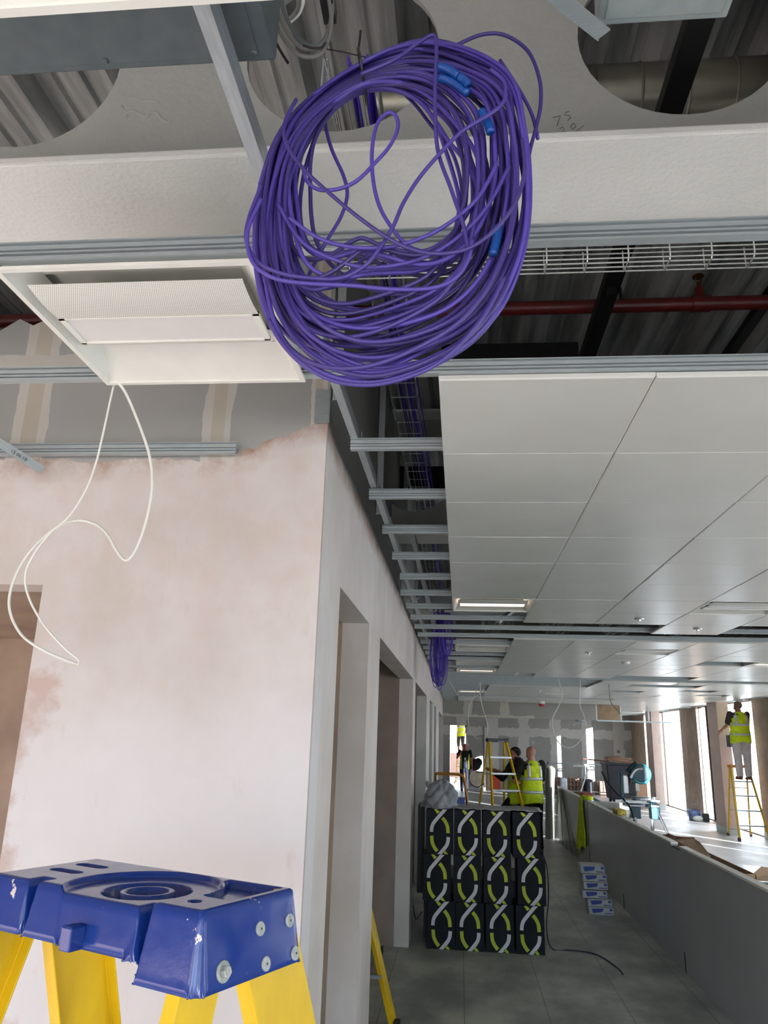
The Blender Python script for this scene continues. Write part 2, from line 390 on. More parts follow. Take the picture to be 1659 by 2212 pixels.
def kids(o): return [c for c in bpy.data.objects if c.parent == o]
def copy_tree(o, parent=None):
    c = o.copy(); C.objects.link(c); ORG[c.name] = ORG[o.name]
    if parent: c.parent = parent
    for ch in kids(o): copy_tree(ch, c)
    return c
def catmull(pts, n=8, closed=False):
    pts = [Vector(p) for p in pts]; m = len(pts); out = []
    for i in range(m if closed else m-1):
        g = (lambda k: pts[k % m]) if closed else (lambda k: pts[max(0, min(m-1, k))])
        a, b, c, d = g(i-1), g(i), g(i+1), g(i+2)
        for j in range(n):
            t = j/n; out.append(.5*((2*b)+(c-a)*t+(2*a-5*b+4*c-d)*t*t+(-a+3*b-3*c+d)*t**3))
    if not closed: out.append(pts[-1])
    return out

# ------------------------------------------------------------------ the building shell
XL = -.479
def struct(name, mb, m, label, **k):
    o = mb.build(name, m, **k); o['kind'] = 'structure'; o['label'] = label; return o
struct('floor', MB().box(-5, 6.8, -7.6, 42, -.12, 0), floor_m, 'grey sealed floor of square access panels')
def deck():
    prof = []; x = -5.2
    while x < 7.0:
        prof += [(x, 0), (x+.06, 0), (x+.068, .02), (x+.088, .02), (x+.096, 0), (x+.16, 0), (x+.185, .08), (x+.235, .08), (x+.243, .062), (x+.262, .062), (x+.27, .08), (x+.315, .08)]; x += .345
    vs = []; n = len(prof)
    for y in (-7.6, 42): vs += [(a, y, 4.1+b) for a, b in prof]
    vs += [(a, y, 4.24) for y in (-7.6, 42) for a in (prof[0][0], prof[-1][0])]
    return MB().add(vs, [(i, i+1, i+1+n, i+n) for i in range(n-1)]+[(2*n, 2*n+1, 2*n+3, 2*n+2)])
struct('ceiling_light_blocker', MB().box(.54, 6.5, -7.4, .80, ZC, ZC+.013), tile_m, 'unseen ceiling panel added behind the camera to keep bounce light from the right void')  # unseen panel added to block bounce light into the right void
struct('ceiling', deck(), deck_m, 'corrugated galvanised steel deck high above the grid')
# front wall with the deep opening on its left
mb = MB(); mb.box(-1.472, XL, 2.555, 2.70, 0, 4.1)
mb.add([(-4.6, 2.555, 2.364), (-1.472, 2.555, 2.364), (-1.472, 2.555, 4.1), (-1.60, 2.555, 3.44), (-1.68, 2.555, 3.40), (-1.74, 2.555, 3.43), (-1.83, 2.555, 3.37), (-4.6, 2.555, 3.37)]+
       [(-4.6, 2.70, 2.364), (-1.472, 2.70, 2.364), (-1.472, 2.70, 4.1), (-1.60, 2.70, 3.44), (-1.68, 2.70, 3.40), (-1.74, 2.70, 3.43), (-1.83, 2.70, 3.37), (-4.6, 2.70, 3.37)],
       [tuple(range(8)), tuple(range(15, 7, -1))]+[(i, (i+1) % 8, (i+1) % 8+8, i+8) for i in range(8)])
struct('wall_front', mb, pl_front, 'pink skimmed wall facing the camera, bare grey board along its top')
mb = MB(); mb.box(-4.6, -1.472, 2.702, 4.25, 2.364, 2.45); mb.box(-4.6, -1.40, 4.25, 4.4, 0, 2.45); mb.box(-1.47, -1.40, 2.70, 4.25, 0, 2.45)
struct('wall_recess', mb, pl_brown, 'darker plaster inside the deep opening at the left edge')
# corridor wall with its row of openings
OPEN = [(3.0, 4.02), (4.6, 8.0), (8.42, 11.3), (12.43, 13.66), (14.57, 15.76), (17.68, 22.15)]
mb = MB(); mbw = MB(); y = 2.70
for i, (a, b) in enumerate(OPEN):
    (mbw if i in (3, 4, 5) else mb).box(-.62, XL, y, a, 0, 2.452)
    y = b
mb.box(-.62, XL, 22.15, 22.3, 0, 2.452)
mb.box(-.62, XL, 2.70, 22.3, 2.452, 4.1)
struct('wall_left', mb, pl_side, 'pink plastered corridor wall with a row of door openings')
struct('wall_left', mbw, pl_white, 'pale shiny stretches of the corridor wall between far openings')
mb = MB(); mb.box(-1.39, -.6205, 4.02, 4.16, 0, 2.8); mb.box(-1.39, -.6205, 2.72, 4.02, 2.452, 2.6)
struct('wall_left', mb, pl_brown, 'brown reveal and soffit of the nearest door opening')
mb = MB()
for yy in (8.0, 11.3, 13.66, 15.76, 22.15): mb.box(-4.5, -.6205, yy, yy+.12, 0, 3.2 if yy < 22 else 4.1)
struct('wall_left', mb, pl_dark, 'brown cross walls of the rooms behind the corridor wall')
struct('wall_left', MB().box(-4.75, -4.6, -7.6, 42, 0, 4.1), pl_pink, 'plastered outer wall beyond the left rooms')
# steel stud standing in the slim fourth opening, and the corner bead at the wall end
t = MB(); t.box(-.60, -.53, 13.0, 13.04, 0, 2.45); t.box(-.60, -.59, 12.95, 13.09, 0, 2.45)
tag(t.build('metal_stud', steel), 'grey steel stud upright in the slim opening behind the far boxes', 'metal stud')
bead = MB(); bead.prism([(XL-.052, 2.553), (XL+.003, 2.553), (XL+.003, 2.60), (XL-.001, 2.60), (XL-.001, 2.551), (XL-.052, 2.549)], 2.97, 3.10, 'z')
tag(bead.build('corner_bead', steel), 'torn steel corner bead sticking up above the plaster at the wall corner', 'corner bead')
# far wall and bulkhead
mb = MB(); mb.box(-4.6, -.41, 31.5, 31.65, 0, 2.9); mb.box(-.41, .24, 31.5, 31.65, 2.375, 2.9); mb.box(.24, 6.8, 31.5, 31.65, 0, 2.9); mb.box(-4.6, 6.8, 31.5, 31.65, 2.9, 4.1)
struct('wall_far', mb, far_m, 'far wall of grey plasterboard with white taped joints')
struct('trim_1', MB().box(.215, .24, 31.46, 31.5, 0, 2.375), M('door_edge_dark', (60, 66, 70), .5), 'dark edge of the doorway in the far wall')
t = MB(); t.box(.93, .99, 31.42, 31.5, 0, 2.35); struct('trim_2', t, pl_white, 'white vertical batten on the far wall beside the doorway')
mb = MB(); mb.box(XL, 3.62, 21.8, 21.95, 2.46, 4.1); mb.box(XL, 3.62, 21.95, 22.3, 2.46, 2.5)
struct('wall_bulkhead', mb, bulk_m, 'grey taped bulkhead hanging across the hall below the ceiling')
mb = MB(); mb.box(3.62, 3.66, 21.79, 21.84, 2.46, 2.86); mb.box(4.26, 4.30, 21.79, 21.84, 2.46, 2.86); mb.box(3.66, 5.55, 21.79, 21.84, 2.43, 2.47); mb.box(4.98, 5.03, 21.79, 21.84, 2.46, 2.9)
tag(mb.build('metal_framing', steel), 'open steel framing continuing the bulkhead towards the windows', 'framing')
tag(MB().box(3.66, 4.26, 21.80, 21.82, 2.47, 2.86).build('plywood_sheet', M('brown_board', (150, 126, 100), .7)), 'brown board filling the end bay of the bulkhead', 'board')
# the room beyond the far doorway
mb = MB(); mb.box(-1.0, -.42, 31.66, 33.6, 0, 2.9); mb.box(-3.0, 3.0, 41.5, 41.9, 0, 1.15); mb.box(-1.3, -1.0, 33.6, 41.5, 0, .5); mb.box(-4.6, 6.8, 31.7, 42, 2.9, 3.0)
struct('wall_beyond', mb, pl_pink, 'pink plastered lining of the passage beyond the doorway')
# right-hand window wall
mb = MB(); mb.box(6.55, 6.85, -7.6, 42, 2.93, 4.24)
PIER = {k: (max(-7.6, 22.9+6.4*k), (24.6 if k != -1 else 25.0)+6.4*k) for k in range(-5, 2)}
for k in PIER: mb.box(6.55, 6.85, PIER[k][0], PIER[k][1], 0, 2.93)
mb.box(6.55, 6.85, 31.0, 31.66, 0, 2.93)
struct('wall_right', mb, pl_brown, 'brown plastered piers between the tall windows on the right')
mb = MB()
for k in PIER: mb.box(6.54, 6.551, PIER[k][0], PIER[k][1], 0, .14)
struct('baseboard_right', mb, plaster_sk, 'pale skirting at the foot of the window piers')
for i, k in enumerate(range(-3, 2)):
    a = 19.0+6.4*k
    col = struct('column_%d' % (i+1), MB().box(5.90, 6.16, a, a+.72, 0, 3.0), pl_pink, 'pink plastered square column standing in front of the windows', bevel=.004)
    b = MB(); b.box(5.888, 6.172, a-.012, a+.732, 0, .15); o = b.build('skirting', plaster_sk, col)
struct('trim_3', MB().box(5.99, 6.55, -7.6, 31.5, 2.93, 2.97), white_m, 'white soffit above the window heads')
haz = NT('hazed_glass'); haz.t.nodes.remove(haz.b)  # diffusing haze added so direct sun enters only through the clear slits
_tr = haz.n('BsdfTransparent'); _tl = haz.n('BsdfTranslucent'); _mx = haz.n('MixShader'); _tr.inputs[0].default_value = (.35, .35, .35, 1); _tl.inputs[0].default_value = (.64, .64, .64, 1)
_mx.inputs[0].default_value = 1.0; haz.t.links.new(_tr.outputs[0], _mx.inputs[1]); haz.t.links.new(_tl.outputs[0], _mx.inputs[2]); haz.t.links.new(_mx.outputs[0], haz.o.inputs[0]); haz_m = haz.m
blu = NT('blue_glass_panel'); blu.t.nodes.remove(blu.b)
_tl = blu.n('BsdfTranslucent'); _tl.inputs[0].default_value = (.034, .044, .050, 1); blu.t.links.new(_tl.outputs[0], blu.o.inputs[0]); blu_m = blu.m
n = 0
for k in range(-5, 2):
    a = 24.6+6.4*(k-1); b = a+4.7
    if b < -7: continue
    n += 1
    fr = MB()
    for yy in (a, a+2.4, a+2.75, a+4.07, b): fr.box(6.62, 6.70, yy-.022, yy+.022, 0, 2.93)
    fr.box(6.62, 6.70, a, b, 0, .03); fr.box(6.62, 6.70, a, b, 2.90, 2.93)
    wdw = struct('window_%d' % n, fr, mull, 'tall window bay with dark mullions between two brown piers')
    MB().box(6.655, 6.665, a+.022, a+2.378, .03, 2.90).build('hazed_pane', haz_m, wdw)
    MB().box(6.655, 6.665, a+2.772, a+4.048, .03, 2.90).build('blue_pane', blu_m, wdw, label='pale blue pane')
    MB().box(6.655, 6.665, a+2.422, a+2.728, .03, 2.90).build('pane', glass_m if a > 0 else haz_m, wdw)  # unseen near bays get the haze everywhere, to keep their sun out
    MB().box(6.655, 6.665, a+4.092, b-.022, .03, 2.90).build('pane', glass_m if a > 0 else haz_m, wdw)
# unseen windows behind the camera, heights shaped to bounce sun off the floor
mb = MB(); mb.box(-4.6, 6.55, -7.6, -7.4, 0, .12); mb.box(-4.6, 6.55, -7.6, -7.4, 2.75, 4.24); mb.box(2.6, 6.55, -7.6, -7.4, 2.2, 2.75)
for x in (-4.6, -1.0, 2.6, 6.2): mb.box(x, x+.35, -7.6, -7.4, .12, 2.75)
struct('wall_back', mb, pl_pink, 'plastered wall with windows behind the camera')
for i, (x, hd) in enumerate(((-4.25, 2.75), (-.65, 2.75), (2.95, 2.2))):
    fr = MB()
    for xx in (x, x+1.6, x+3.2): fr.box(xx, xx+.05, -7.55, -7.47, .12, hd)
    wdw = struct('window_%d' % (n+1+i), fr, mull, 'window behind the camera')
    MB().box(x+.05, x+3.2, -7.52, -7.51, .12, hd).build('pane', glass_m, wdw)
# cellular steel beams
def beam(y0, y1, label, x0=-4.55, x1=6.54):
    yc = (y0+y1)/2; zt = 4.1
    b = thing('steel_beam', label, 'steel beam', (1, yc, 3.2), 'white coated steel beams')
    fl = MB(); fl.box(x0, x1, y0, y1, 3.2, 3.225); fl.box(x0, x1, y0, y1, zt-.02, zt)
    fl.build('flange', beam_m, b, bevel=.006)
    # web with a row of round holes
    R, zc, pitch, N = .262, 3.655, .885, 40; wb = MB(); vs = []; fs = []
    k0 = math.floor((x0+.32)/pitch); cells = range(k0, int((x1+.32)/pitch)+1)
    for side in (-.008, .008):
        for k in cells:
            cx = -.32+k*pitch; a, c = max(x0, cx-pitch/2), min(x1, cx+pitch/2)
            if c-a < .05: continue
            if cx-R < x0 or cx+R > x1:
                wb.add([(a, yc+side, 3.22), (c, yc+side, 3.22), (c, yc+side, 4.09), (a, yc+side, 4.09)], [(0, 1, 2, 3)]); continue
            ring = []; out = []
            for q in range(N):
                t = 2*PI*q/N+PI/4; dx, dz = math.cos(t), math.sin(t); ring.append((cx+R*dx, yc+side, zc+R*dz))
                hx, hz = pitch/2, (.435)
                s_ = min(hx/abs(dx) if abs(dx) > 1e-6 else 9, hz/abs(dz) if abs(dz) > 1e-6 else 9); out.append((cx+dx*s_, yc+side, zc+dz*s_))
            # exact corners
            for sgx in (-1, 1):
                for sgz in (-1, 1):
                    ang = math.atan2(sgz*.435, sgx*pitch/2); q = min(range(N), key=lambda q: abs(math.remainder(2*PI*q/N+PI/4-ang, 2*PI))); out[q] = (cx+sgx*pitch/2, yc+side, zc+sgz*.435)
            wb.add(ring+out, [(q, (q+1) % N, (q+1) % N+N, q+N) for q in range(N)])
            if side > 0: wb.add([(p[0], yc-.008, p[2]) for p in ring]+ring, [(q, (q+1) % N, (q+1) % N+N, q+N) for q in range(N)])
    wb.build('web', web_m, b)
    return b
b0 = beam(1.47, 1.785, 'nearest white coated beam with round holes, right behind the purple coil')
# pencilled sums on the web of the nearest beam
def pencil(strokes):
    g = MB()
    for st in strokes: g.tube([P(u, v, 'y', 1.6185) for u, v in st], .0009, 4)
    g.build('pencil_sum', M('pencil', (96, 96, 92), .6), b0, label='handwritten pencil sum 75 over 20')
def drip(pts, r):
    g = MB(); g.tube([q_+Vector((0, .004, 0)) for q_ in catmull([P(u, v, 'y', 1.618) for u, v in pts], 5)], r, 6); g.build('coating_drip', web_m, b0, smooth='all')
drip([(262, 228), (266, 238), (275, 242), (286, 239), (300, 244), (316, 252), (324, 244), (338, 243), (348, 256), (360, 264), (371, 261)], .0062)
drip([(276, 209), (292, 211), (308, 218), (322, 216), (342, 220)], .005); drip([(272, 248), (275, 252)], .006)
drip([(309, 256), (307, 300), (305, 330)], .002); drip([(1110, 210), (1130, 178), (1160, 158), (1195, 158), (1225, 166), (1250, 162)], .003)
pencil([[(1194, 254), (1210, 250), (1206, 262), (1203, 272)], [(1230, 240), (1221, 243), (1219, 249), (1228, 248), (1233, 254), (1226, 260)],
        [(1209, 277), (1216, 274), (1218, 280), (1212, 287), (1222, 284)], [(1236, 268), (1232, 274), (1237, 280), (1244, 274), (1240, 266), (1236, 268)],
        [(1220, 297), (1240, 286), (1262, 271)], [(1234, 296), (1232, 302), (1238, 302), (1236, 296), (1234, 296)], [(1259, 286), (1262, 292)]])
beam(4.97, 5.29, 'second coated beam, its round hole showing over the corridor grid')
beam(8.35, 8.68, 'third coated beam along the corridor, just past the lit panel')
for yy in (11.75,): beam(yy, yy+.32, 'coated beam hidden deep in the far ceiling void')

# ------------------------------------------------------------------ ceiling grid, tiles and luminaires
TX, TY, X0, Y0 = .605, .5955, -.064, 2.004
# one pressed tile: flat face, soft bevelled edge, upstand
def tile_mb(x, y, dz=0):
    g = .0008; e = .0045; h = .0155; xs = (x+g, x+TX-g); ys = (y+g, y+TY-g); z = ZC+dz; vs = []
    for (ex, zz) in ((0, h), (0, .0046), (.0040, .0004), (e+.001, 0)):
        vs += [(xs[0]+ex, ys[0]+ex, z+zz), (xs[1]-ex, ys[0]+ex, z+zz), (xs[1]-ex, ys[1]-ex, z+zz), (xs[0]+ex, ys[1]-ex, z+zz)]
    return MB().add(vs, [(i*4+k, i*4+(k+1) % 4, (i+1)*4+(k+1) % 4, (i+1)*4+k) for i in range(3) for k in range(4)]+[(12, 13, 14, 15), (0, 3, 2, 1)])
LUM = {(0, 6): 1, (3, 6): 0, (6, 6): 0, (0, 11): 0, (0, 16): 1, (3, 11): 0, (6, 13): 1, (0, 25): 1, (3, 25): 0, (6, 25): 0, (6, 19): 0}
HOLE = {(5, 13), (4, 17), (5, 17), (5, 20), (6, 20), (5, 23), (7, 22), (8, 24), (0, 7)}
def has_tile(c, r):
    if (c, r) in LUM or (c, r) in HOLE: return False
    if r <= 5: return True
    if r <= 7: return c >= 1
    if r == 8: return c == 3
    if r == 9: return False
    if r <= 16: return c >= 1 or r == 14
    if r == 17: return c >= 2
    if r == 18: return c == 9
    if r <= 21: return c >= 4
    if r <= 27: return c >= 1
    if r == 28: return c >= 6
    if r <= 32: return True
    return c >= 7
def field(r, c):
    if r <= 8: return ('white square metal tile in the big ceiling field nearest on the right', 'tiles of the nearest ceiling field')
    if r <= 17: return ('white square metal tile in the middle ceiling field beyond the first dark gap', 'tiles of the middle ceiling field')
    if r <= 21: return ('white metal tile in the strip of ceiling between two dark gaps near windows', 'tiles of the strip by the windows')
    if r <= 32: return ('small white metal tile in the far ceiling field before the bulkhead', 'tiles of the far ceiling field')
    return ('tiny white ceiling tile in the last field beyond the bulkhead by the windows', 'tiles beyond the bulkhead')
proto = None; ntile = 0; rest = MB()
for r in range(0, 49):
    for c in range(10):
        if not has_tile(c, r): continue
        if ntile < 298:
            if proto is None:
                o = proto = tile_mb(X0, Y0).build('metal_ceiling_tile', tile_m)
            else:
                o = proto.copy(); C.objects.link(o)
            o.location = (X0+TX*(c+.5), Y0+TY*(r+.5), ZC+random.uniform(-.0012, .0012)); ntile += 1
            o.rotation_euler = (random.uniform(-.0016, .0016), random.uniform(-.0016, .0016), 0)
            lb, gp = field(r, c); tag(o, lb, 'ceiling tile', gp)
        else:
            t = tile_mb(X0+TX*c, Y0+TY*r); rest.add(t.v, t.f)
if rest.v: tag(rest.build('metal_ceiling_tile', tile_m), 'tiniest farthest white ceiling tiles along the window wall', 'ceiling tile', kind='stuff')
# recessed luminaire of one module: frame, reflectors, perforated wings, opal lens
def luminaire(x, y, lit, label, group='square recessed luminaires', z=ZC):
    L = thing('recessed_luminaire', label, 'ceiling light', (x+TX/2, y+TY/2, z), group)
    a, b, c, d = x+.002, x+TX-.002, y+.002, y+TY-.002; f = .014
    m = MB()
    for q in ((a, b, c, c+f), (a, b, d-f, d), (a, a+f, c+f, d-f), (b-f, b, c+f, d-f)): m.box(q[0], q[1], q[2], q[3], z, z+.008)
    k = .013
    m.box(a+k, b-k, c+k, c+k+.003, z+.008, z+.075); m.box(a+k, b-k, d-k-.003, d-k, z+.008, z+.075); m.box(a+k, a+k+.003, c+k, d-k, z+.008, z+.075); m.box(b-k-.003, b-k, c+k, d-k, z+.008, z+.075)
    m.box(a+k, b-k, c+k, d-k, z+.075, z+.079)
    m.build('frame', white_m, L)
    xi0, xi1 = a+f, b-f; u0 = c+f; T = d-c-2*f
    m = MB()
    m.strip([(u0, z+.006), (u0, z+.055), (u0+T*.16, z+.055)], xi0, xi1); m.strip([(u0+T*.66, z+.055), (u0+T*.70, z+.055), (u0+T, z+.006)], xi0, xi1)
    for xx, s in ((xi0, 1), (xi1, -1)):
        m.add([(xx, u0, z+.006), (xx, u0+T, z+.006), (xx+s*.045, u0+T*.90, z+.055), (xx+s*.045, u0+T*.06, z+.055)], [(0, 1, 2, 3)])
    m.build('reflector', white_m, L)
    def arc(t0, t1, z0, z1, bulge, k=8):
        return [(u0+T*(t0+(t1-t0)*i/k), z+z0+(z1-z0)*i/k-bulge*math.sin(PI*i/k)) for i in range(k+1)]
    MB().strip(arc(.10, .36, .004, .0015, .006), xi0+.03, xi1-.03, .0015).build('perforated_wing', perf_m, L, smooth=True)
    MB().strip(arc(.595, .665, .002, .022, .003), xi0+.03, xi1-.03, .0015).build('perforated_wing', perf_m, L, smooth=True)
    m = MB(); l0, l1 = u0+T*.36, u0+T*.585
    m.box(xi0+.03, xi1-.03, l0, l0+.006, z, z+.01); m.box(xi0+.03, xi1-.03, l1-.006, l1, z, z+.01); m.box(xi0+.03, xi0+.045, l0, l1, z, z+.01); m.box(xi1-.045, xi1-.03, l0, l1, z, z+.01)
    m.build('lens_frame', white_m, L)
    MB().box(xi0+.045, xi1-.045, l0+.006, l1-.006, z+.004, z+.009).build('diffuser', lit_m if lit else diff_m, L, label='glowing diffuser' if lit else None)
    return L
luminaire(-1.052, 1.409, 0, 'big unlit white luminaire with perforated strip hanging in the grid left of the coil', None)
luminaire(-.847, .213, 0, 'white luminaire with a perforated edge cut off by the top of the photo', None)
LL = {(0, 6): 'glowing luminaire at the near end of the corridor ceiling, nearest lit one', (3, 6): 'unlit luminaire set into the nearest tile field near its far edge', (6, 6): None,
      (0, 11): 'unlit luminaire hanging in bare rails just above the distant purple coil', (0, 16): 'second glowing luminaire along the corridor, past a bare tile',
      (3, 11): 'luminaire set into the middle tile field, mirroring pink light', (6, 13): 'lit luminaire at the right edge of the middle tile field', (0, 25): 'thin farthest glowing luminaire beside looping white cables',
      (3, 25): 'far luminaire in the third tile field above the hall', (6, 25): 'far luminaire in the third field closer to the windows', (6, 19): 'luminaire in the tile strip between two gaps by the windows'}
for (c, r), lit in LUM.items():
    luminaire(X0+TX*c, Y0+TY*r, lit, LL[(c, r)] or 'luminaire in the near tile field, off to the far right')
# grid rails running across: rolled H section
def rail(y, x0, x1, label, group=None, z=2.882):
    h = .043; w = .012
    prof = [(y-w, z), (y+w, z), (y+w, z+.004), (y+.004, z+.006), (y+.004, z+.013), (y+w*.8, z+.016), (y+w*.8, z+h-.006), (y+w, z+h-.003), (y+w, z+h), (y-w, z+h), (y-w, z+h-.003), (y-.005, z+h-.005), (y-.005, z+h-.009), (y-w, z+h-.011), (y-w, z+.0225), (y-.005, z+.021), (y-.005, z+.0185), (y-w, z+.017), (y-w, z+.0125), (y-.004, z+.011), (y-.004, z+.0075), (y-w, z+.006)]
    return tag(MB().prism(prof, x0, x1, 'x').build('grid_rail', steel), label, 'ceiling rail', group)
rail(Y0-TY, -4.4, 6.4, 'long galvanised rail crossing just behind the coil, nearest of all the rails')
rail(Y0, -4.4, 6.4, 'galvanised rail along the front edge of the first tiles and the big luminaire')
rail(2.515, -4.4, -.80, 'short rail ending in mid air in front of the pink wall on the left', None, 2.838)
for r in range(1, 34):
    y = Y0+TY*r
    x0 = -.40 if r < 6 else -.44
    x1 = 6.4 if r > 5 else 6.0
    if r <= 5: rail(y, x0, x1, 'short-looking rail reaching from the tile field over the corridor void', 'rails bridging from first tiles to corridor wall')
    elif r <= 10: rail(y, x0, x1, 'rail crossing the dark gap after the first tile field', 'rails around the first dark gap')
    elif r <= 22: rail(y, x0, x1, 'thin rail over the corridor beside the middle tile field', 'rails along the middle field')
    else: rail(y, x0, x1, 'faint distant rail over the corridor far down the hall', 'rails of the far grid')
for r in range(34, 50): rail(Y0+TY*r, 4.0, 6.4, 'faint distant rail over the last tiles by the windows', 'rails of the last field')
# channel running the length of the corridor above the rails
def channel(x0, y0, y1, z, label, wdt=.026, h=.046, cat='channel', group=None, mt=None):
    p = [(x0, z), (x0+wdt, z), (x0+wdt, z+h), (x0+wdt-.003, z+h), (x0+wdt-.003, z+.003), (x0+.003, z+.003), (x0+.003, z+h), (x0, z+h)]
    return tag(MB().prism(p, y0, y1, 'y').build('steel_channel', mt or steel_y), label, cat, group)
channel(-.400, .3, 2.62, 2.925, 'long pale channel running from the top of the photo behind the coil')
channel(-.392, 2.64, 3.17, 2.925, 'first corridor channel length, between the first two bridging rails', cat='channel')
channel(-.388, 3.19, 3.77, 2.925, 'second corridor channel length, between the second and third bridging rails')
channel(-.386, 3.79, 20.5, 2.925, 'corridor channel continuing far along above the rails')
tag(MB().prism([(-.30, 3.02), (-.27, 3.02), (-.27, 3.06), (-.272, 3.06), (-.272, 3.023), (-.30, 3.023)], 4.4, 20.0, 'y').build('steel_channel', steel_y), 'slimmer second channel next to the cable tray farther down the corridor', 'channel')
# vertical hangers beside the corridor wall
for i, (x, y, z0, z1) in enumerate([(-.43, 2.42, 3.0, 4.1), (-.40, 3.60, 2.93, 4.1), (-.42, 5.6, 2.93, 4.1), (-.42, 7.2, 2.93, 4.1), (-.42, 9.6, 2.93, 4.1), (-.42, 11.2, 2.93, 4.1)]):
    m = MB(); m.box(x-.017, x+.017, y, y+.003, z0, z1); m.box(x-.017, x-.014, y, y+.02, z0, z1)
    tag(m.build('hanger_strap', steel), ['galvanised hanger strap ending above the corner right below the coil', 'tall galvanised hanger down to the second bridging rail'][i] if i < 2 else 'small galvanised hanger along the corridor grid', 'hanger', None if i < 2 else 'corridor hangers')
t = MB(); t.bar((-.42, 6.2, 2.95), (-.20, 7.4, 3.25), .03, .02); tag(t.build('brace', steel), 'slanting brace strut over the corridor grid', 'brace')
t = MB(); t.bar((.35, 7.3, 2.95), (.95, 8.2, 3.5), .04, .03); tag(t.build('brace', steel), 'slanting strut in the dark gap beyond the nearest lit luminaire', 'brace')
# stray angle near the left edge, bearing a printed date code
a, b = P(-90, 900, 'y', 2.30), P(92, 1016, 'y', 2.45)
m = MB(); m.bar(a, b, .030, .002, (0, 0, 1)); m.bar(a+Vector((0, .012, .014)), b+Vector((0, .012, .014)), .002, .024, (0, 0, 1))
ang = thing('steel_angle', 'loose steel angle poking out at the left edge below a rail', 'steel angle', a)
m.build('strip', steel, ang)
fc = bpy.data.curves.new('printed_date', 'FONT'); fc.body = '15 06 19'; fc.size = .017; fc.extrude = .0002
fo = bpy.data.objects.new('printed_date', fc)
_x = (b-a).normalized(); _n = (Vector((0, 0, H))-b).normalized(); _n = (_n-_x*_n.dot(_x)).normalized(); _y = _n.cross(_x); _o = P(26, 972, 'y', 2.395)-_y*.008+_n*.012
me = fo.to_mesh(); me2 = bpy.data.meshes.new('printed_date'); g_ = [( _o+_x*v_.co.x+_y*v_.co.y+_n*v_.co.z) for v_ in me.vertices]; fs_ = [tuple(p_.vertices) for p_ in me.polygons]; fo.to_mesh_clear(); bpy.data.objects.remove(fo)
MB().add(g_, fs_).build('printed_date', M('print_ink', (46, 48, 50), .6), ang, label='printed date code')
# white cable looping down from the big luminaire
def cable(name, pts, r, m, label, cat='cable', group=None, n=8, parent=None, seg=8):
    return tag(MB().tube(catmull(pts, seg), r, n).build(name, m, parent, smooth='all'), label, cat if parent is None else None, group)
def pp(lst, ax, val): return [P(u, v, ax, val if not isinstance(val, tuple) else val[0]+(val[1]-val[0])*i/(len(lst)-1)) for i, (u, v) in enumerate(lst)]
wc = [(252, 822), (272, 850), (298, 910), (322, 980), (329, 1040), (322, 1100), (305, 1160), (288, 1197), (271, 1210), (252, 1190), (232, 1155), (205, 1132), (165, 1124), (122, 1140), (75, 1180), (40, 1230), (21, 1285), (24, 1330), (50, 1375), (95, 1405), (140, 1425), (163, 1433)]
cable('white_cable', pp(wc, 'y', (1.99, 2.20)), .0042, wire_w, 'thick white cable looping down from the big luminaire in front of the pink wall')
wc = [(248, 822), (235, 880), (222, 940), (206, 1005), (185, 1060), (150, 1115), (110, 1150), (75, 1195), (55, 1240), (62, 1290), (95, 1350), (140, 1400), (168, 1424), (170, 1434), (163, 1433)]
cable('white_cable', pp(wc, 'y', (2.02, 2.20)), .0034, wire_w, 'thinner white cable beside the thick one, taped halfway, ending in a point')
# ------------------------------------------------------------------ services in the ceiling void
def wire_tray(label, along, p0, p1, wdt, h, z, c, step=.1):
    """along 'x' or 'y'; c = centre of the other axis"""
    T = thing('wire_cable_tray', label, 'cable tray', (c, p0, z) if along == 'y' else (p0, c, z))
    def pt(a, b, zz): return (b, a, zz) if along == 'y' else (a, b, zz)
    for b, zz in ((c-wdt/2, z+h), (c-wdt/2, z+h*.5), (c-wdt/2, z), (c-wdt/6, z), (c+wdt/6, z), (c+wdt/2, z), (c+wdt/2, z+h*.5), (c+wdt/2, z+h)):
        MB().tube([pt(p0, b, zz), pt(p1, b, zz)], .0021, 6).build('long_wire', bright, T)
    def rung(m, q): return m.tube([pt(q, c-wdt/2-.002, z+h+.008), pt(q, c-wdt/2-.002, z+.006), pt(q, c-wdt/2+.006, z-.004), pt(q, c+wdt/2-.006, z-.004), pt(q, c+wdt/2+.002, z+.006), pt(q, c+wdt/2+.002, z+h+.008)], .0021, 6)
    q = p0+.03; k = 0; pr = None; rest_ = MB()
    while q < p1:
        if pr is None: pr = rung(MB(), q).build('cross_wire', bright, T)
        elif k < 100:
            o = pr.copy(); C.objects.link(o); o.parent = T; o.location = Vector(pt(q-p0-.03, 0, 0))
        else: rung(rest_, q)
        q += step; k += 1
    if rest_.v: rest_.build('cross_wire', bright, T)['kind'] = 'stuff'
    return T
wire_tray('wire basket tray crossing the right bay behind the nearest rail', 'x', -.33, 6.4, .06, .055, 3.10, 1.815, .105)
wire_tray('wire basket tray running down the corridor, carrying purple cables', 'y', 1.52, 20.5, .125, .055, 3.47, -.275, .155)
for i in range(11):
    x = -.287+.0065*i+random.uniform(-.003, .003); z0 = 3.478+.011*(i % 4)
    pts = [(x+.012*math.sin(y*1.1+i)+(.03 if y > 3 else 0)*min(1, (y-3)/2), y, z0+.003*math.sin(y*2+i)) for y in [1.5+.73*k for k in range(26)]]
    tag(MB().tube(catmull(pts, 3), .0036, 6).build('purple_cable', purp_d, smooth='all'), 'purple data cable lying in the corridor wire tray', 'cable', 'purple cables in the corridor tray')
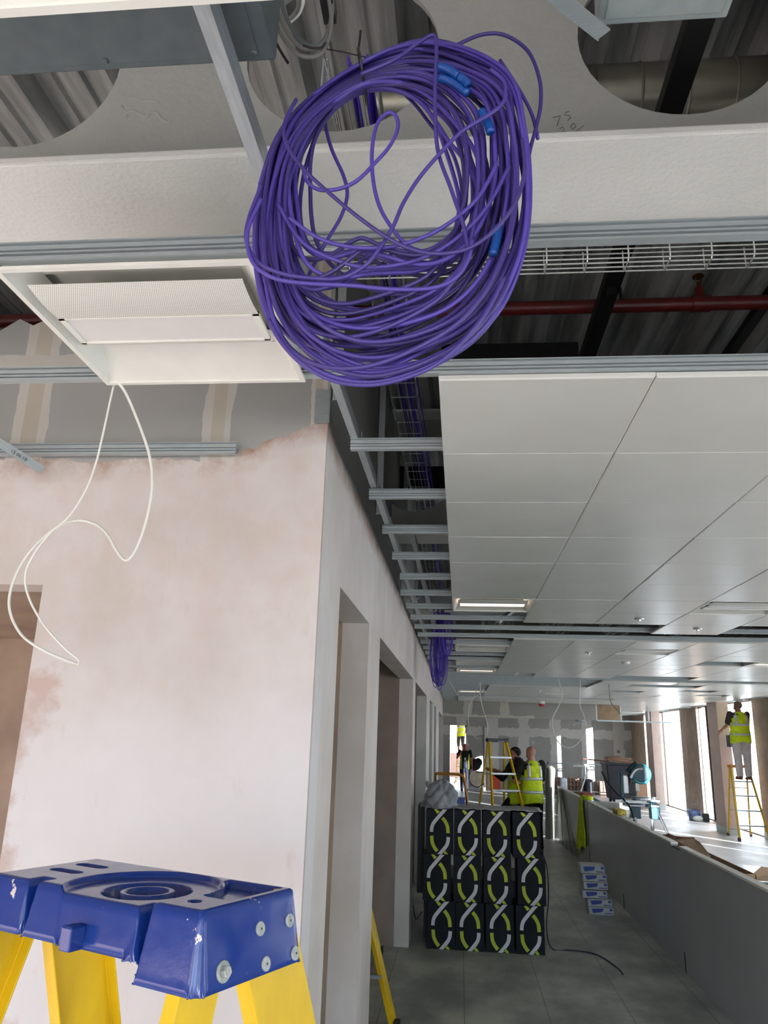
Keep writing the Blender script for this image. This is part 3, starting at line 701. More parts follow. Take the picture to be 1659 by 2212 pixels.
# red sprinkler main with its heads
sp = thing('sprinkler_pipe', 'dark red sprinkler pipe crossing high behind the wire tray', 'pipe', (0, 2.85, 3.6))
m = MB(); m.tube([(-4.5, 2.85, 3.60), (6.5, 2.85, 3.60)], .029, 16); m.build('pipe', red_p, sp, smooth=True)
for x in (.965, 3.9):
    m = MB(); m.tube([(x-.035, 2.85, 3.6), (x+.035, 2.85, 3.6)], .034, 16); m.tube([(x, 2.85, 3.6), (x, 2.85, 3.67)], .018, 12); j = m.build('coupling', red_p, sp, smooth=True)
    m = MB(); m.tube([(x, 2.85, 3.67), (x, 2.85, 3.70)], .009, 8); m.tube([(x-.012, 2.85, 3.70), (x-.008, 2.85, 3.725)], .002, 6); m.tube([(x+.012, 2.85, 3.70), (x+.008, 2.85, 3.725)], .002, 6); m.lathe((x, 2.85, 3.722), [(.006, 0), (.024, .002), (.024, .005), (.006, .007)], 14); m.build('sprinkler_head', M('brass_dark', (90, 60, 36), .4, .6), j)
# spiral duct seen through the right-hand hole of the beam
m = MB(); pr = []; x = -.28
while x < 6.4: pr += [(.098, x), (.098, x+.126), (.102, x+.13), (.098, x+.134)]; x += .14
m.lathe((0, 2.02, 3.84), pr, 28, (1, 0, 0)); tag(m.build('spiral_duct', M('spiral_duct_metal', (128, 126, 116), .35, .7, .15, 5), smooth=True), 'round spiral duct seen through the right-hand hole of the nearest beam', 'duct')
# black struts along the bay
for i, (x, y0, y1, wd, z) in enumerate([(.555, .0, 8.3, .062, 3.50), (1.44, 2.3, 8.3, .05, 3.9), (3.2, 2.3, 8.3, .06, 3.5)]):
    m = MB(); m.box(x-wd/2, x+wd/2, y0, y1, z, z+.04)
    if i == 0: m.box(x-.015, x+.015, 2.55, 2.58, z-.03, z); m.tube([(x+.03, 2.56, z), (x+.03, 2.56, z-.05)], .006, 6)
    tag(m.build('black_strut', black_st), ['black strut slanting down through the right bay under the deck', 'thinner black strut high in the right bay', 'black strut at the far right of the void'][i], 'strut')
m = MB(); m.box(-4.5, 6.5, 5.75, 5.85, 3.75, 3.95); tag(m.build('black_beam', black_st), 'black cross member seen through the hole of the second beam', 'beam')
m = MB(); m.box(-.10, .6, 3.62, 4.3, 3.42, 3.86); tag(m.build('black_duct_box', M('black_duct_sheet', (30, 32, 34), .35, .4)), 'dark box duct above the gap beside the first tile', 'duct')
# grey gear box at the top left, cables at its end
gb = thing('gear_box', 'wide dark grey metal box filling the upper left above the long channel', 'metal box', (-.76, .85, 3.0))
m = MB(); m.box(-1.35, -.318, .60, 1.03, 3.0, 3.13); m.build('casing', dark_grey, gb, bevel=.004)
m = MB(); m.box(-1.34, -.345, .62, 1.015, 2.997, 3.0); m.build('lid', dark_grey, gb, bevel=.003)
for x in (-.615, -.352):
    m = MB(); m.lathe((x, 1.008, 2.9975), [(.0055, 0), (.0055, -.002), (.003, -.0045)], 12); m.build('screw', dark_grey, gb)
wb = thing('junction_box', 'pale grey box cut off at the top right above the big beam hole', 'metal box', (.34, 1.0, 3.08))
m = MB(); m.box(.232, .452, .78, 1.072, 3.08, 3.16); m.build('casing', box_grey, wb, bevel=.004)
m = MB(); m.box(.245, .438, .79, 1.058, 3.077, 3.08); m.build('lid', box_grey, wb, bevel=.002)
m = MB(); m.tube([(.30, 1.045, 3.0775), (.30, 1.045, 3.073)], .0035, 8); m.build('screw', box_grey, wb)
a, b = P(1150, -40, 'z', 3.03), P(1290, 72, 'z', 3.06)
m = MB(); m.bar(a, b, .030, .0025, (0, 0, 1)); m.bar(a+Vector((.009, -.009, -.013)), b+Vector((.009, -.009, -.013)), .0025, .026, (0, 0, 1)); tag(m.build('steel_angle', steel), 'stubby galvanised angle pointing down at the top right beside the pale box', 'steel angle')
hank = thing('cable_hank', 'hank of grey cables tied in a loop at the end of the dark grey box', 'cables', P(640, 60, 'y', 1.1))
for i, (pts, mm, rr) in enumerate([
    ([(580, -20), (585, 20), (600, 60), (625, 100), (655, 122), (690, 118), (708, 90), (716, 50), (712, 10), (706, -20)], cord_g, .0038),
    ([(592, -20), (600, 20), (618, 65), (645, 98), (678, 106), (700, 92), (712, 60), (718, 20), (716, -20)], cord_g, .0038),
    ([(604, -20), (615, 30), (640, 75), (668, 98), (692, 96), (708, 70), (716, 30), (712, -15)], dark_grey, .0040),
    ([(575, -20), (582, 30), (590, 75), (603, 105), (622, 136)], blackp, .0026),
    ([(640, -15), (645, 12), (632, 35), (618, 42)], cord_g, .004), ([(650, -15), (655, 5), (645, 30), (628, 46)], wire_w, .0035)]):
    cable('grey_cable', pp(pts, 'y', 1.05+.012*i), rr, mm, None, parent=hank)
m = MB(); m.tube(pp([(655, 98), (672, 104), (694, 104), (704, 92)], 'y', 1.04), .0022, 6); m.tube(pp([(694, 104), (740, 112), (792, 124)], 'y', 1.08), .0011, 5); m.box(P(700, 0, 'y', 1.06).x-.006, P(720, 0, 'y', 1.06).x, 1.05, 1.10, P(710, 10, 'y', 1.06).z, P(710, -8, 'y', 1.06).z+.01); m.build('black_tie', blackp, hank)

# ------------------------------------------------------------------ the purple coil
coil = thing('cable_coil', 'huge hanging coil of purple data cable, looped and tied at its top left', 'cable coil', P(785, 165, 'y', 1.13))
CIN = [(790, 197), (905, 212), (985, 285), (1018, 370), (1022, 460), (995, 560), (925, 628), (800, 650), (710, 628), (655, 560), (640, 450), (652, 345), (700, 258)]
COUT = [(776, 137), (925, 88), (1085, 150), (1128, 260), (1143, 430), (1112, 600), (1010, 745), (822, 829), (680, 800), (590, 705), (553, 560), (565, 395), (628, 250)]
CI = catmull([(a, b, 0) for a, b in CIN], 4, True); CO = catmull([(a, b, 0) for a, b in COUT], 4, True); NC = len(CI)
for i in range(46):
    s0 = ((i*.618) % 1.0)**.85; ph = [random.uniform(0, 2*PI) for _ in range(5)]; droop = (s0 < .36)*random.uniform(.1, 1.05)
    am = random.uniform(.14, .34); am2 = random.uniform(.02, .10); yb = 1.12+random.uniform(-.04, .035); pts = []; sh = random.uniform(-.5, .5)
    for k in range(0, NC, 2):
        th = 2*PI*k/NC; tight = min(1, min(k, NC-k)/9); tight = tight*tight*(3-2*tight)
        s = s0+tight*(am*math.sin(th+ph[0])+am2*math.sin(2*th+ph[1]))
        s -= tight*droop*max(0, -math.cos(th+sh*.6))**2
        s = max(min(s, 1.0+.04*math.sin(ph[4])), -1.0)
        y = yb*tight+(1-tight)*(1.125+.022*math.sin(i*2.4))+.022*tight*math.sin(th+ph[3])
        p = CI[k]+(CO[k]-CI[k])*s; pts.append(P(p.x, p.y, 'y', y))
    MB().tube(catmull(pts, 4, True), .0039, 8, closed=True).build('cable_loop', purp, coil, smooth='all')
FREE = [
    ([(780, 160), (850, 130), (905, 92), (935, 76), (943, 100), (940, 200), (945, 320), (975, 410), (1002, 490), (1012, 560)], 1.06),
    ([(985, 98), (1040, 75), (1090, 76), (1140, 110), (1165, 170), (1168, 225), (1157, 280), (1146, 320), (1130, 400)], 1.13),
    ([(655, 360), (662, 390), (690, 410), (736, 407), (774, 388), (812, 350), (840, 318), (857, 285), (859, 260), (849, 245), (833, 246), (814, 270), (804, 320), (805, 380), (816, 435), (838, 480), (880, 530), (930, 548)], 1.10),
    ([(1060, 150), (1088, 175), (1092, 200), (1086, 222), (1061, 245), (998, 284), (950, 332), (905, 385), (871, 439), (849, 490), (821, 535), (787, 575), (736, 601), (669, 601), (605, 590), (556, 565), (532, 520), (538, 470), (565, 400)], 1.05),
    ([(640, 215), (614, 270), (622, 318), (656, 365), (702, 409), (770, 466), (829, 508), (880, 535), (939, 548), (1006, 539), (1061, 503), (1112, 440), (1133, 370), (1128, 300)], 1.04),
    ([(700, 250), (707, 290), (719, 329), (742, 380), (750, 420), (738, 465), (711, 512), (686, 556), (660, 612), (650, 640)], 1.16),
    ([(905, 215), (925, 240), (960, 300), (985, 350), (998, 420), (990, 500), (950, 560)], 1.17),
    ([(875, 205), (900, 230), (935, 275), (972, 310), (1010, 345)], 1.18),
    ([(565, 430), (535, 500), (545, 565), (590, 600), (660, 612), (760, 617), (850, 625), (935, 622), (985, 600), (1012, 560), (1020, 520)], 1.045),
    ([(580, 690), (620, 755), (700, 815), (790, 832), (880, 815), (960, 775), (1040, 690), (1090, 600)], 1.05),
    ([(625, 470), (690, 515), (770, 535), (860, 530), (950, 495), (1030, 430), (1075, 350)], 1.06),
    ([(600, 440), (650, 520), (720, 560), (800, 578), (900, 562), (980, 520), (1050, 450), (1100, 360)], 1.07),
    ([(1080, 130), (1125, 200), (1150, 250), (1162, 300)], 1.14)]
for pts, y in FREE:
    MB().tube(catmull(pp(pts, 'y', y), 7), .0034, 8).build('cable_loop', purp, coil, smooth='all')
def sleeve(pts, y, r=.0075):
    MB().tube(catmull(pp(pts, 'y', y), 5), r, 8).build('blue_sleeve', tape_b, coil, smooth='all', label='blue tape sleeve')
sleeve([(946, 144), (968, 150), (990, 164)], 1.065); sleeve([(992, 166), (1004, 174), (1012, 184)], 1.065); sleeve([(948, 168), (975, 176), (1012, 202)], 1.075); sleeve([(1040, 240), (1052, 262), (1060, 286)], 1.065); sleeve([(1076, 490), (1072, 520), (1064, 550)], 1.07)
m = MB(); c0, c1 = P(777, 131, 'y', 1.125), P(790, 203, 'y', 1.125); mid = (c0+c1)/2; ax = (c1-c0)/2; m.tube([mid+ax*math.cos(2*PI*k/20)*1.02+Vector((0, .052, 0))*math.sin(2*PI*k/20) for k in range(20)], .0028, 6, closed=True)
m.tube(pp([(777, 133), (774, 110), (777, 85), (779, 66)], 'y', 1.10), .0022, 5); m.build('zip_tie', blackp, coil)
m = MB(); m.tube(pp([(693, 205), (696, 170), (700, 128)], 'y', 1.2), .0022, 6); m.tube(pp([(700, 128), (712, 175)], 'y', 1.2), .0016, 6); tag(m.build('wire_hook', steel), 'short steel wire hook sticking up left of the coil top', 'wire hook')
# second coil, far down the corridor
c2 = thing('cable_coil', 'small distant purple cable coil hanging over the corridor by the wall', 'cable coil', (-.22, 8.4, 3.0))
for i in range(34):
    cx = -.225+random.uniform(-.045, .045); wz = random.uniform(.035, .068); zb = random.uniform(2.36, 2.56); zt = random.uniform(2.98, 3.30); yy = 8.25+random.uniform(-.12, .12)
    pts = [(cx+wz*math.sin(t)*(1 if math.cos(t) < .2 else .7), yy+.03*math.sin(t+i), (zt+zb)/2+(zt-zb)/2*math.cos(t)) for t in [2*PI*k/14 for k in range(14)]]
    MB().tube(catmull(pts, 3, True), .0036, 5, closed=True).build('cable_loop', purp_d, c2, smooth='all')
for i in range(10):
    cx = -.15+random.uniform(-.03, .03); pts = [(cx+.05*math.sin(t), 8.1, 2.93+.22*math.cos(t)) for t in [2*PI*k/12 for k in range(12)]]
    MB().tube(catmull(pts, 3, True), .0036, 5, closed=True).build('cable_loop', purp_d, c2, smooth='all')
# hanging white cables far away
for pts, y, r, lb in [
    ([(972, 1484), (990, 1502), (1010, 1510), (1030, 1503), (1046, 1488)], 14.5, .008, 'white cable sagging in a shallow loop below the farthest lit luminaire'),
    ([(1037, 1487), (1038, 1505), (1043, 1530), (1052, 1560), (1053, 1580), (1049, 1596)], 14.5, .008, 'white cable hanging straight down beside the shallow loop'),
    ([(1037, 1486), (1022, 1508), (1013, 1530), (1012, 1560), (1016, 1580), (1028, 1594), (1040, 1597)], 14.6, .006, 'faint thin cable curving down before the far doorway'),
    ([(1206, 1480), (1213, 1495), (1213, 1510), (1205, 1528), (1195, 1548), (1193, 1565), (1198, 1590), (1210, 1607), (1226, 1615), (1243, 1610), (1256, 1596), (1263, 1583)], 13.2, .008, 'long white cable making a wide loop in front of the far wall'),
    ([(1254, 1480), (1252, 1510), (1254, 1528), (1262, 1548), (1267, 1568)], 13.2, .007, 'white cable dangling right of the wide loop'),
    ([(1316, 1496), (1318, 1512), (1325, 1525), (1341, 1542)], 14.0, .006, 'dark thin cable hanging from a small ceiling hole near the brown board')]:
    hp_ = pp(pts, 'y', y); hp_[0].z = max(hp_[0].z, 2.885)
    cable('hanging_cable', hp_, r, wire_w if 'dark' not in lb else cord_g, lb)
# sprinkler heads, detectors
def head(x, y, label, big):
    h = thing('pendent_sprinkler' if big else 'smoke_detector', label, 'sprinkler' if big else 'detector', (x, y, ZC-.001))
    m = MB()
    if big: m.lathe((x, y, ZC-.0005), [(.038, 0), (.034, -.008), (.014, -.010), (.012, -.022)], 20)
    else: m.lathe((x, y, ZC-.0005), [(.05, 0), (.05, -.012), (.04, -.028), (.015, -.034)], 20)
    m.build('rose', white_m if not big else bright, h, smooth=True)
    if big:
        m = MB(); m.tube([(x-.010, y, ZC-.02), (x-.013, y, ZC-.042)], .0025, 6); m.tube([(x+.010, y, ZC-.02), (x+.013, y, ZC-.042)], .0025, 6); m.lathe((x, y, ZC-.042), [(.019, 0), (.019, -.003)], 14); m.build('deflector', bright, h)
head(1.45, 6.42, 'pendent sprinkler under the nearest field, close to the dark gap', 1)
head(2.06, 6.95, 'flat sprinkler rose on the single tile jutting into the dark gap', 1)
head(1.45, 9.0, 'pendent sprinkler in the middle tile field', 1)
head(2.06, 10.0, 'small round rose further right in the middle field', 0)
head(.84, 12.0, 'sprinkler at the far left edge of the middle field', 1)
head(1.6, 16.2, 'small sprinkler in the far field above the hanging cables', 1)
al = thing('alarm_sounder', 'red and white alarm sounder under a tilted tile at the bulkhead', 'alarm', P(1170, 1517, 'y', 20.4))
q = P(1170, 1515, 'y', 20.4); m = MB(); m.lathe((q.x, q.y, q.z-.13), [(.05, .0), (.075, .02), (.075, .07)], 18); m.build('red_base', M('alarm_red', (165, 30, 48), .4), al, smooth=True)
m = MB(); m.lathe((q.x, q.y, q.z-.06), [(.08, 0), (.08, .06)], 18); m.build('white_top', white_m, al)
m = MB(); m.obox((q.x, q.y, q.z+.03), (1, 0, -.05), (0, 1, 0), (.05, 0, 1), .33, .28, .012); tag(m.build('metal_ceiling_tile', tile_m), 'tilted loose tile carrying the red alarm sounder', 'ceiling tile')

# ------------------------------------------------------------------ blue-topped stepladder right in front
LA = Vector((-.422, 1.363, 0)); E1 = Vector((-.91, .415, 0)).normalized(); E2 = Vector((.415, .91, 0)).normalized(); UZ = Vector((0, 0, 1))
def lad(s, t, z): return LA+E1*s+E2*t+UZ*z
def step(a, b, x):
    x = max(0., min(1., (x-a)/(b-a))); return x*x*(3-2*x)
def cap_top():
    Z0 = 1.6; Ls, Lt = .555, .255; g = .0025; ov = .030
    ns, nt_ = int((Ls+2*ov)/g), int((Lt+2*ov)/g); vs = []; keep = []
    for i in range(ns+1):
        for j in range(nt_+1):
            s = -ov+i*g; t = -ov+j*g
            # outline distance with two notches on the near side
            qx = abs(s-Ls/2)-Ls/2+.008; qy = abs(t-Lt/2)-Lt/2+.008
            d = math.hypot(max(qx, 0), max(qy, 0))+min(max(qx, qy), 0)-.008
            for c, w_, dep in ((.128, .017, .034), (.432, .015, .034)):
                nx = abs(s-c)-w_-max(0, -t)*.5; ny = t-dep
                dn = math.hypot(max(nx, 0), max(ny, 0))+min(max(nx, ny), 0); d = max(d, -dn)
            z = -.0035*step(-.006, 0, d)
            rr = math.hypot(s-.24, t-.10)
            z -= .011*(1-step(.141, .150, rr))                       # round-fronted lowered middle
            r2 = math.hypot(s-.235, (t-.105)*1.0)
            z -= .022*(step(.050, .056, r2)-step(.078, .085, r2))     # ring trough
            z -= .016*(1-step(.034, .041, r2))                        # cup in the centre
            for (c, tt) in ((.470, .105), (.480, .178)):              # two slots
                ds = max(abs(s-c)-.030, 0); r3 = math.hypot(ds, t-tt); z -= .014*(1-step(.009, .014, r3))
            # wedge tray at the right, behind
            f1 = min(s-.018, .150-s, .242-t, t-(.09+.35*max(0, s-.07))); z -= .014*step(0, .006, f1)*step(.150, .156, rr)
            z -= .012*(1-step(.008, .013, math.hypot(s-.062, t-.048)))
            h = .122-.030*step(.124, .132, s)*(1-step(.50, .56, s))*(1-step(.12, .2, t)) - .045*step(.04, .25, t)*(1-step(.0, .02, abs(s))) * 0
            if d > 0: z -= d*6.2
            ok = d < 0 or -z < h
            if not ok: z = -h
            vs.append(lad(s, t, Z0+z)); keep.append(ok)
    fs = []
    for i in range(ns):
        for j in range(nt_):
            q = (i*(nt_+1)+j, (i+1)*(nt_+1)+j, (i+1)*(nt_+1)+j+1, i*(nt_+1)+j+1)
            if sum(keep[k] for k in q) >= 1: fs.append(q)
    used = sorted({k for f in fs for k in f}); mp = {k: n for n, k in enumerate(used)}
    return MB().add([vs[k] for k in used], [tuple(mp[k] for k in f) for f in fs])
sl1 = thing('stepladder', 'yellow stepladder with a big scuffed blue plastic top, closest to the camera', 'stepladder', lad(.27, .13, 0))
tp = cap_top().build('top_cap', cap_m, sl1, smooth='all'); tp['label'] = 'blue plastic top cap'
sm = tp.modifiers.new('thickness', 'SOLIDIFY'); sm.thickness = .003; sm.offset = -1
m = MB(); c = lad(.275, -.024, 1.527); m.obox(c, E1, E2, UZ, .014, .016, .020); m.build('hook_lug', cap_m, sl1, bevel=.003)
nd = (-E1+UZ*.17).normalized()
washer_m = M('dull_zinc_washer', (168, 172, 168), .6, .2, .12, 60)
def rivet(s_off, t, z, r, hexh=False):
    c = lad(-s_off-.0005, t, z); g = MB(); g.lathe(c, [(r, -.001), (r, .0012), (r*.93, .002), (r*.45, .0022), (r*.40, .0030), (r*.18, .0030)], 26, nd)
    o = g.build('washer', washer_m, tp, smooth=True)
    if not hexh: g = MB(); g.lathe(c+nd*.0029, [(r*.17, 0), (r*.17, .0004)], 10, nd); g.build('rivet_hole', seam, tp)
    if hexh:
        g = MB(); g.lathe(c+nd*.003, [(r*.62, 0), (r*.62, .006), (r*.5, .0085)], 6, nd); g.build('bolt_head', washer_m, tp)
def endp(u, v):   # point of the slanted right end face
    n_ = (-E1+UZ*.161).normalized(); o = lad(0, 0, 1.6)
    d = (P(u, v, 'y', 1.0)-Vector((0, 0, H))); tt = (o-Vector((0, 0, H))).dot(n_)/d.dot(n_); q = Vector((0, 0, H))+d*tt-LA
    return q.dot(E2), q.z, -q.dot(E1)
for (u, v, r, hx) in ((562, 2006, .0118, 0), (625, 1988, .0118, 0), (574, 2082, .0118, 0), (637, 2059, .0118, 0), (482, 2099, .0165, 1)):
    t_, z_, s_ = endp(u, v); rivet(s_, t_, z_, r, hx)
# stiles: fibreglass channels
def stile(top, foot, wdir, fdir, w_=.085, fl=.028, th=.004, name='stile'):
    top, foot, wdir, fdir = Vector(top), Vector(foot), Vector(wdir).normalized(), Vector(fdir).normalized()
    d = (foot-top).normalized(); wd = (wdir-d*wdir.dot(d)).normalized(); fd = (fdir-d*fdir.dot(d)-wd*fdir.dot(wd)).normalized(); g = MB()
    pr = [(-w_/2, 0), (w_/2, 0), (w_/2, fl), (w_/2-th, fl), (w_/2-th, th), (-w_/2+th, th), (-w_/2+th, fl), (-w_/2, fl)]; n = len(pr)
    g.add([p0+wd*a+fd*b for p0 in (top, foot) for a, b in pr], [(i, (i+1) % n, (i+1) % n+n, i+n) for i in range(n)]+[tuple(range(n-1, -1, -1)), tuple(range(n, 2*n))])
    return g
# front (tread) stiles under the far side of the cap, rear legs under the near side
FT = []
for s0, sg in ((.004, -1), (.545, 1)):
    top = lad(s0, .172, 1.575); foot = top+E2*.56+E1*sg*.13-UZ*1.575
    o = stile(top, foot, E2, -E1*(-1)*(-sg), .150, .034).build('front_stile', yellow, sl1, bevel=.0015); FT.append((top, foot))
    top = lad(s0+.012*-sg, .042, 1.52); foot = top-E2*.46+E1*sg*.06-UZ*1.52
    o = stile(top, foot, E2, E1*(-sg), .094, .03).build('rear_leg', yellow, sl1, bevel=.0015)
    if sg < 0:
        g = MB(); c = top+(foot-top)*.075-E1*.002; g.lathe(c, [(.0105, 0), (.0105, .002), (.006, .004)], 18, -E1); g.build('rivet', alu, o)
for k in range(2, 6):
    f = k/6.2; a = FT[0][0].lerp(FT[0][1], f); b = FT[1][0].lerp(FT[1][1], f)
    g = MB(); g.obox((a+b)/2, (b-a), E2, UZ, (b-a).length/2, .042, .012); g.build('tread', alu, sl1)

# ------------------------------------------------------------------ generic stepladder for the background
def stepladder(name, label, bx, by, yaw, H_, wt, wb, spread, rear, treads, capm, mat=None, capd=.16, front_share=.62):
    """bx,by: ground point under the middle of the cap; local -y is the climbing side"""
    mat = mat or yellow; cz, sz = math.cos(yaw), math.sin(yaw)
    L = thing('stepladder', label, 'stepladder', (bx, by, 0))
    def g(x, y, z): return Vector((bx+x*cz-y*sz, by+x*sz+y*cz, z))
    ax = g(1, 0, 0)-g(0, 0, 0); ay = g(0, 1, 0)-g(0, 0, 0)
    m = MB(); m.obox(g(0, 0, H_-.03), ax, ay, UZ, wt/2+.02, capd/2, .03); m.build('top_cap', capm, L, bevel=.008)
    yf, yr = -spread*front_share, spread*(1-front_share)
    ft = []
    for sg in (-1, 1):
        a, b = g(sg*wt/2, -capd*.25, H_-.05), g(sg*wb/2, yf, .0); ft.append((a, b))
        o = stile(a, b, ay, ax*-sg, .07, .026).build('front_stile', mat, L)
        MB().obox(b+UZ*.03, ax, ay, UZ, .02, .045, .03).build('foot', rub, o)
        a, b = g(sg*(wt/2-.01), capd*.3, H_-.05), g(sg*rear/2, yr, .0)
        o = stile(a, b, ay, ax*-sg, .05, .022).build('rear_leg', mat, L)
        MB().obox(b+UZ*.03, ax, ay, UZ, .018, .035, .03).build('foot', rub, o)
    for k in range(treads):
        f = 1-(k+1)*((H_-.0)/(treads+1))/H_; a = ft[0][0].lerp(ft[0][1], f); b = ft[1][0].lerp(ft[1][1], f)
        MB().obox((a+b)/2, b-a, ay, UZ, (b-a).length/2, .04, .014).build('tread', alu, L)
    for f in (.3, .62, .9):
        a = g(-(wt/2+(rear-wt)/2*f), capd*.3+(yr-capd*.3)*f, (H_-.05)*(1-f)); b = g((wt/2+(rear-wt)/2*f), capd*.3+(yr-capd*.3)*f, (H_-.05)*(1-f))
        m = MB(); m.tube([a, b], .011, 8); m.build('rear_brace', alu, L)
    for sg in (-1, 1):
        m = MB(); m.bar(g(sg*wb*.47, yf*.55, H_*.42), g(sg*rear*.47, yr*.55, H_*.42), .02, .004); m.build('spreader', alu, L)
    return L
# yellow ladder standing in the second doorway
dl = thing('stepladder', 'yellow stepladder in the second doorway, mostly hidden by the white wall end', 'stepladder', (-1.1, 6.9, 0))
ap = Vector((-1.15, 6.8, 2.0))
for foot, w_ in ((P(857, 2228, 'z', 0), .085), (P(822, 2062, 'z', 0), .07)):
    for off in (0, -.5):
        a, b = ap+Vector((off, 0, 0)), Vector((foot.x+off*1.0, foot.y, 0))
        o = stile(a, b, (.25, 1, 0) if w_ > .08 else (.4, 1, 0), (-1, 0, 0), w_, .028).build('stile', yellow, dl)
        MB().obox(b+Vector((0, 0, .03)), (1, 0, 0), (0, 1, 0), UZ, .02, .05, .03).build('foot', blackp, o)
for k in range(1, 7):
    a = ap.lerp(Vector((P(857, 2228, 'z', 0).x, P(857, 2228, 'z', 0).y, 0)), k/7); m = MB(); m.obox(a-Vector((.25, 0, 0)), (1, 0, 0), (0, 1, 0), UZ, .24, .04, .012); m.build('tread', alu, dl)

# ------------------------------------------------------------------ stack of cartons
def carton(x0, y0, z0, w_, h_, dpt, label, rot=0, wrap=False):
    B = thing('carton', label, 'box', (x0+w_/2, y0+dpt/2, z0), 'stacked black cartons')
    m = MB(); m.box(x0, x0+w_, y0, y0+dpt, z0, z0+h_); m.build('carton_body', boxd, B, bevel=.004)
    m = MB(); m.box(x0+w_*.5-.0015, x0+w_*.5+.0015, y0+.01, y0+dpt-.01, z0+h_, z0+h_+.0008); m.build('flap_seam', seam, B)
    def band(pts, wd, mt):
        # pts in carton fractions, y down from the top; flat printed band 1 mm proud
        c = [Vector((p[0], p[1], 0)) for p in pts]; c = catmull(c, 5) if len(c) > 2 else c; L = []; R_ = []
        for i, p in enumerate(c):
            a = c[max(i-1, 0)]; b = c[min(i+1, len(c)-1)]; d = Vector(((b.x-a.x)*w_, (b.y-a.y)*h_, 0)).normalized(); nn = Vector((-d.y, d.x, 0))
            q = Vector((p.x*w_, p.y*h_, 0)); L.append(q+nn*wd/2); R_.append(q-nn*wd/2)
        def cl(q): return (x0+min(max(q.x, .002), w_-.002), y0-.0012, z0+h_-min(max(q.y, .001), h_-.001))
        m = MB(); n = len(L); vs = [cl(q) for q in L]+[cl(q) for q in R_]; vs += [(a, y0, b) for a, _, b in vs]
        fs = [(i, i+1, n+i+1, n+i) for i in range(n-1)]+[(2*n+i, 3*n+i, 3*n+i+1, 2*n+i+1) for i in range(n-1)]+[(i, 2*n+i, 2*n+i+1, i+1) for i in range(n-1)]+[(n+i, n+i+1, 3*n+i+1, 3*n+i) for i in range(n-1)]
        m.add(vs, fs); m.build('printed_band', mt, B)
    Wt = [(.74, -.03), (.56, .10), (.395, .22), (.27, .32), (.215, .41), (.20, .515)]; G1 = [(.335, -.02), (.455, .085)]; G2 = [(.60, .195), (.70, .27), (.785, .38), (.81, .53)]
    rt = lambda L_: [(1.02-a, 1.13-b) for a, b in L_]
    wd = w_*.125
    band(Wt, wd, ribw); band(G1, wd, ribg); band(G2, wd, ribg); band(rt(Wt), wd, ribw); band(rt(G2), wd, ribg)
    band([(.655, .93), (.77, 1.02)], wd, ribg)
    B.rotation_euler.z = rot
    return B
ROWS = [(-.307, .0, 'bottom'), (-.352, .4065, 'middle'), (-.345, .8130, 'top')]
XS = [[-.307, -.042, .236, .514], [-.354, -.065, .218, .537], [-.330, -.062, .215, .497]]
ORD = ['leftmost', 'second', 'third', 'rightmost']
for r in range(3):
    for c in range(4):
        carton(XS[r][c], 8.0+random.uniform(-.006, .006), .4065*r, .262, .4055, .36, '%s black carton with white and lime ribbons in the %s row' % (ORD[c], ['bottom', 'middle', 'top'][r]))
# polythene lying on top of the stack
m = MB(); vs = []; nx, ny = 26, 10
for i in range(nx+1):
    for j in range(ny+1): vs.append((-.06+.84*i/nx, 7.99+.40*j/ny, 1.224+.012*random.random()+(.010 if j else 0)))
m.add(vs, [(i*(ny+1)+j, (i+1)*(ny+1)+j, (i+1)*(ny+1)+j+1, i*(ny+1)+j+1) for i in range(nx) for j in range(ny)])
tag(m.build('plastic_sheet', M('crumpled_polythene', (150, 150, 152), .3, 0, .12, 20), smooth='all', solid=.001), 'crumpled grey polythene lying over the carton stack', 'plastic sheet')
# grey cloth bundle on the stack
def bundle():
    m = MB(); n, k = 72, 30; vs = []
    for i in range(k+1):
        f = i/k; z = 1.222+.255*f
        for j in range(n):
            a = 2*PI*j/n; r = (.150*(1-f**2.6)**.5+.004)*(.94+.12*math.sin(a*3+f*4)+.26*abs(math.sin(a*3.5-f*5+1))**.6-.12*abs(math.sin(a*6+f*7+2)))
            vs.append((-.215+.035*f*1.2*math.sin(2*f)+r*math.cos(a), 8.15+r*.85*math.sin(a), z+.012*math.sin(a*5+f*6)*(f > 0)))
    m.add(vs, [(i*n+j, i*n+(j+1) % n, (i+1)*n+(j+1) % n, (i+1)*n+j) for i in range(k) for j in range(n)]+[tuple(k*n+j for j in range(n))])
    m.rings([((-.30, 8.15, 1.40), (.035, 0, 0), (0, .03, 0)), ((-.325, 8.15, 1.44), (.024, 0, 0), (0, .02, 0)), ((-.335, 8.15, 1.465), (.012, 0, 0), (0, .01, 0))], 10)
    return m
tag(bundle().build('cloth_bundle', grey_cloth, smooth='all'), 'crumpled grey fabric jacket heaped on the top left carton', 'cloth')
tag(MB().box(-.045, .045, 8.24, 8.34, 1.252, 1.31).build('blue_carton', M('navy_box', (24, 54, 122), .5)), 'small dark blue box standing on the carton stack', 'box')
m = MB(); m.box(-.36, .80, 8.4, 9.2, 0, .55); tag(m.build('pallet_load', M('grey_wrap_load', (62, 62, 62), .6, 0, .12, 4)), 'grey wrapped load hidden behind the carton stack', 'load')
m = MB(); m.box(-.43, -.36, 8.38, 8.75, .40, 1.215); tag(m.build('grey_board', M('grey_board', (64, 64, 62), .7)), 'narrow dark grey board at the left edge of the upper cartons', 'board')
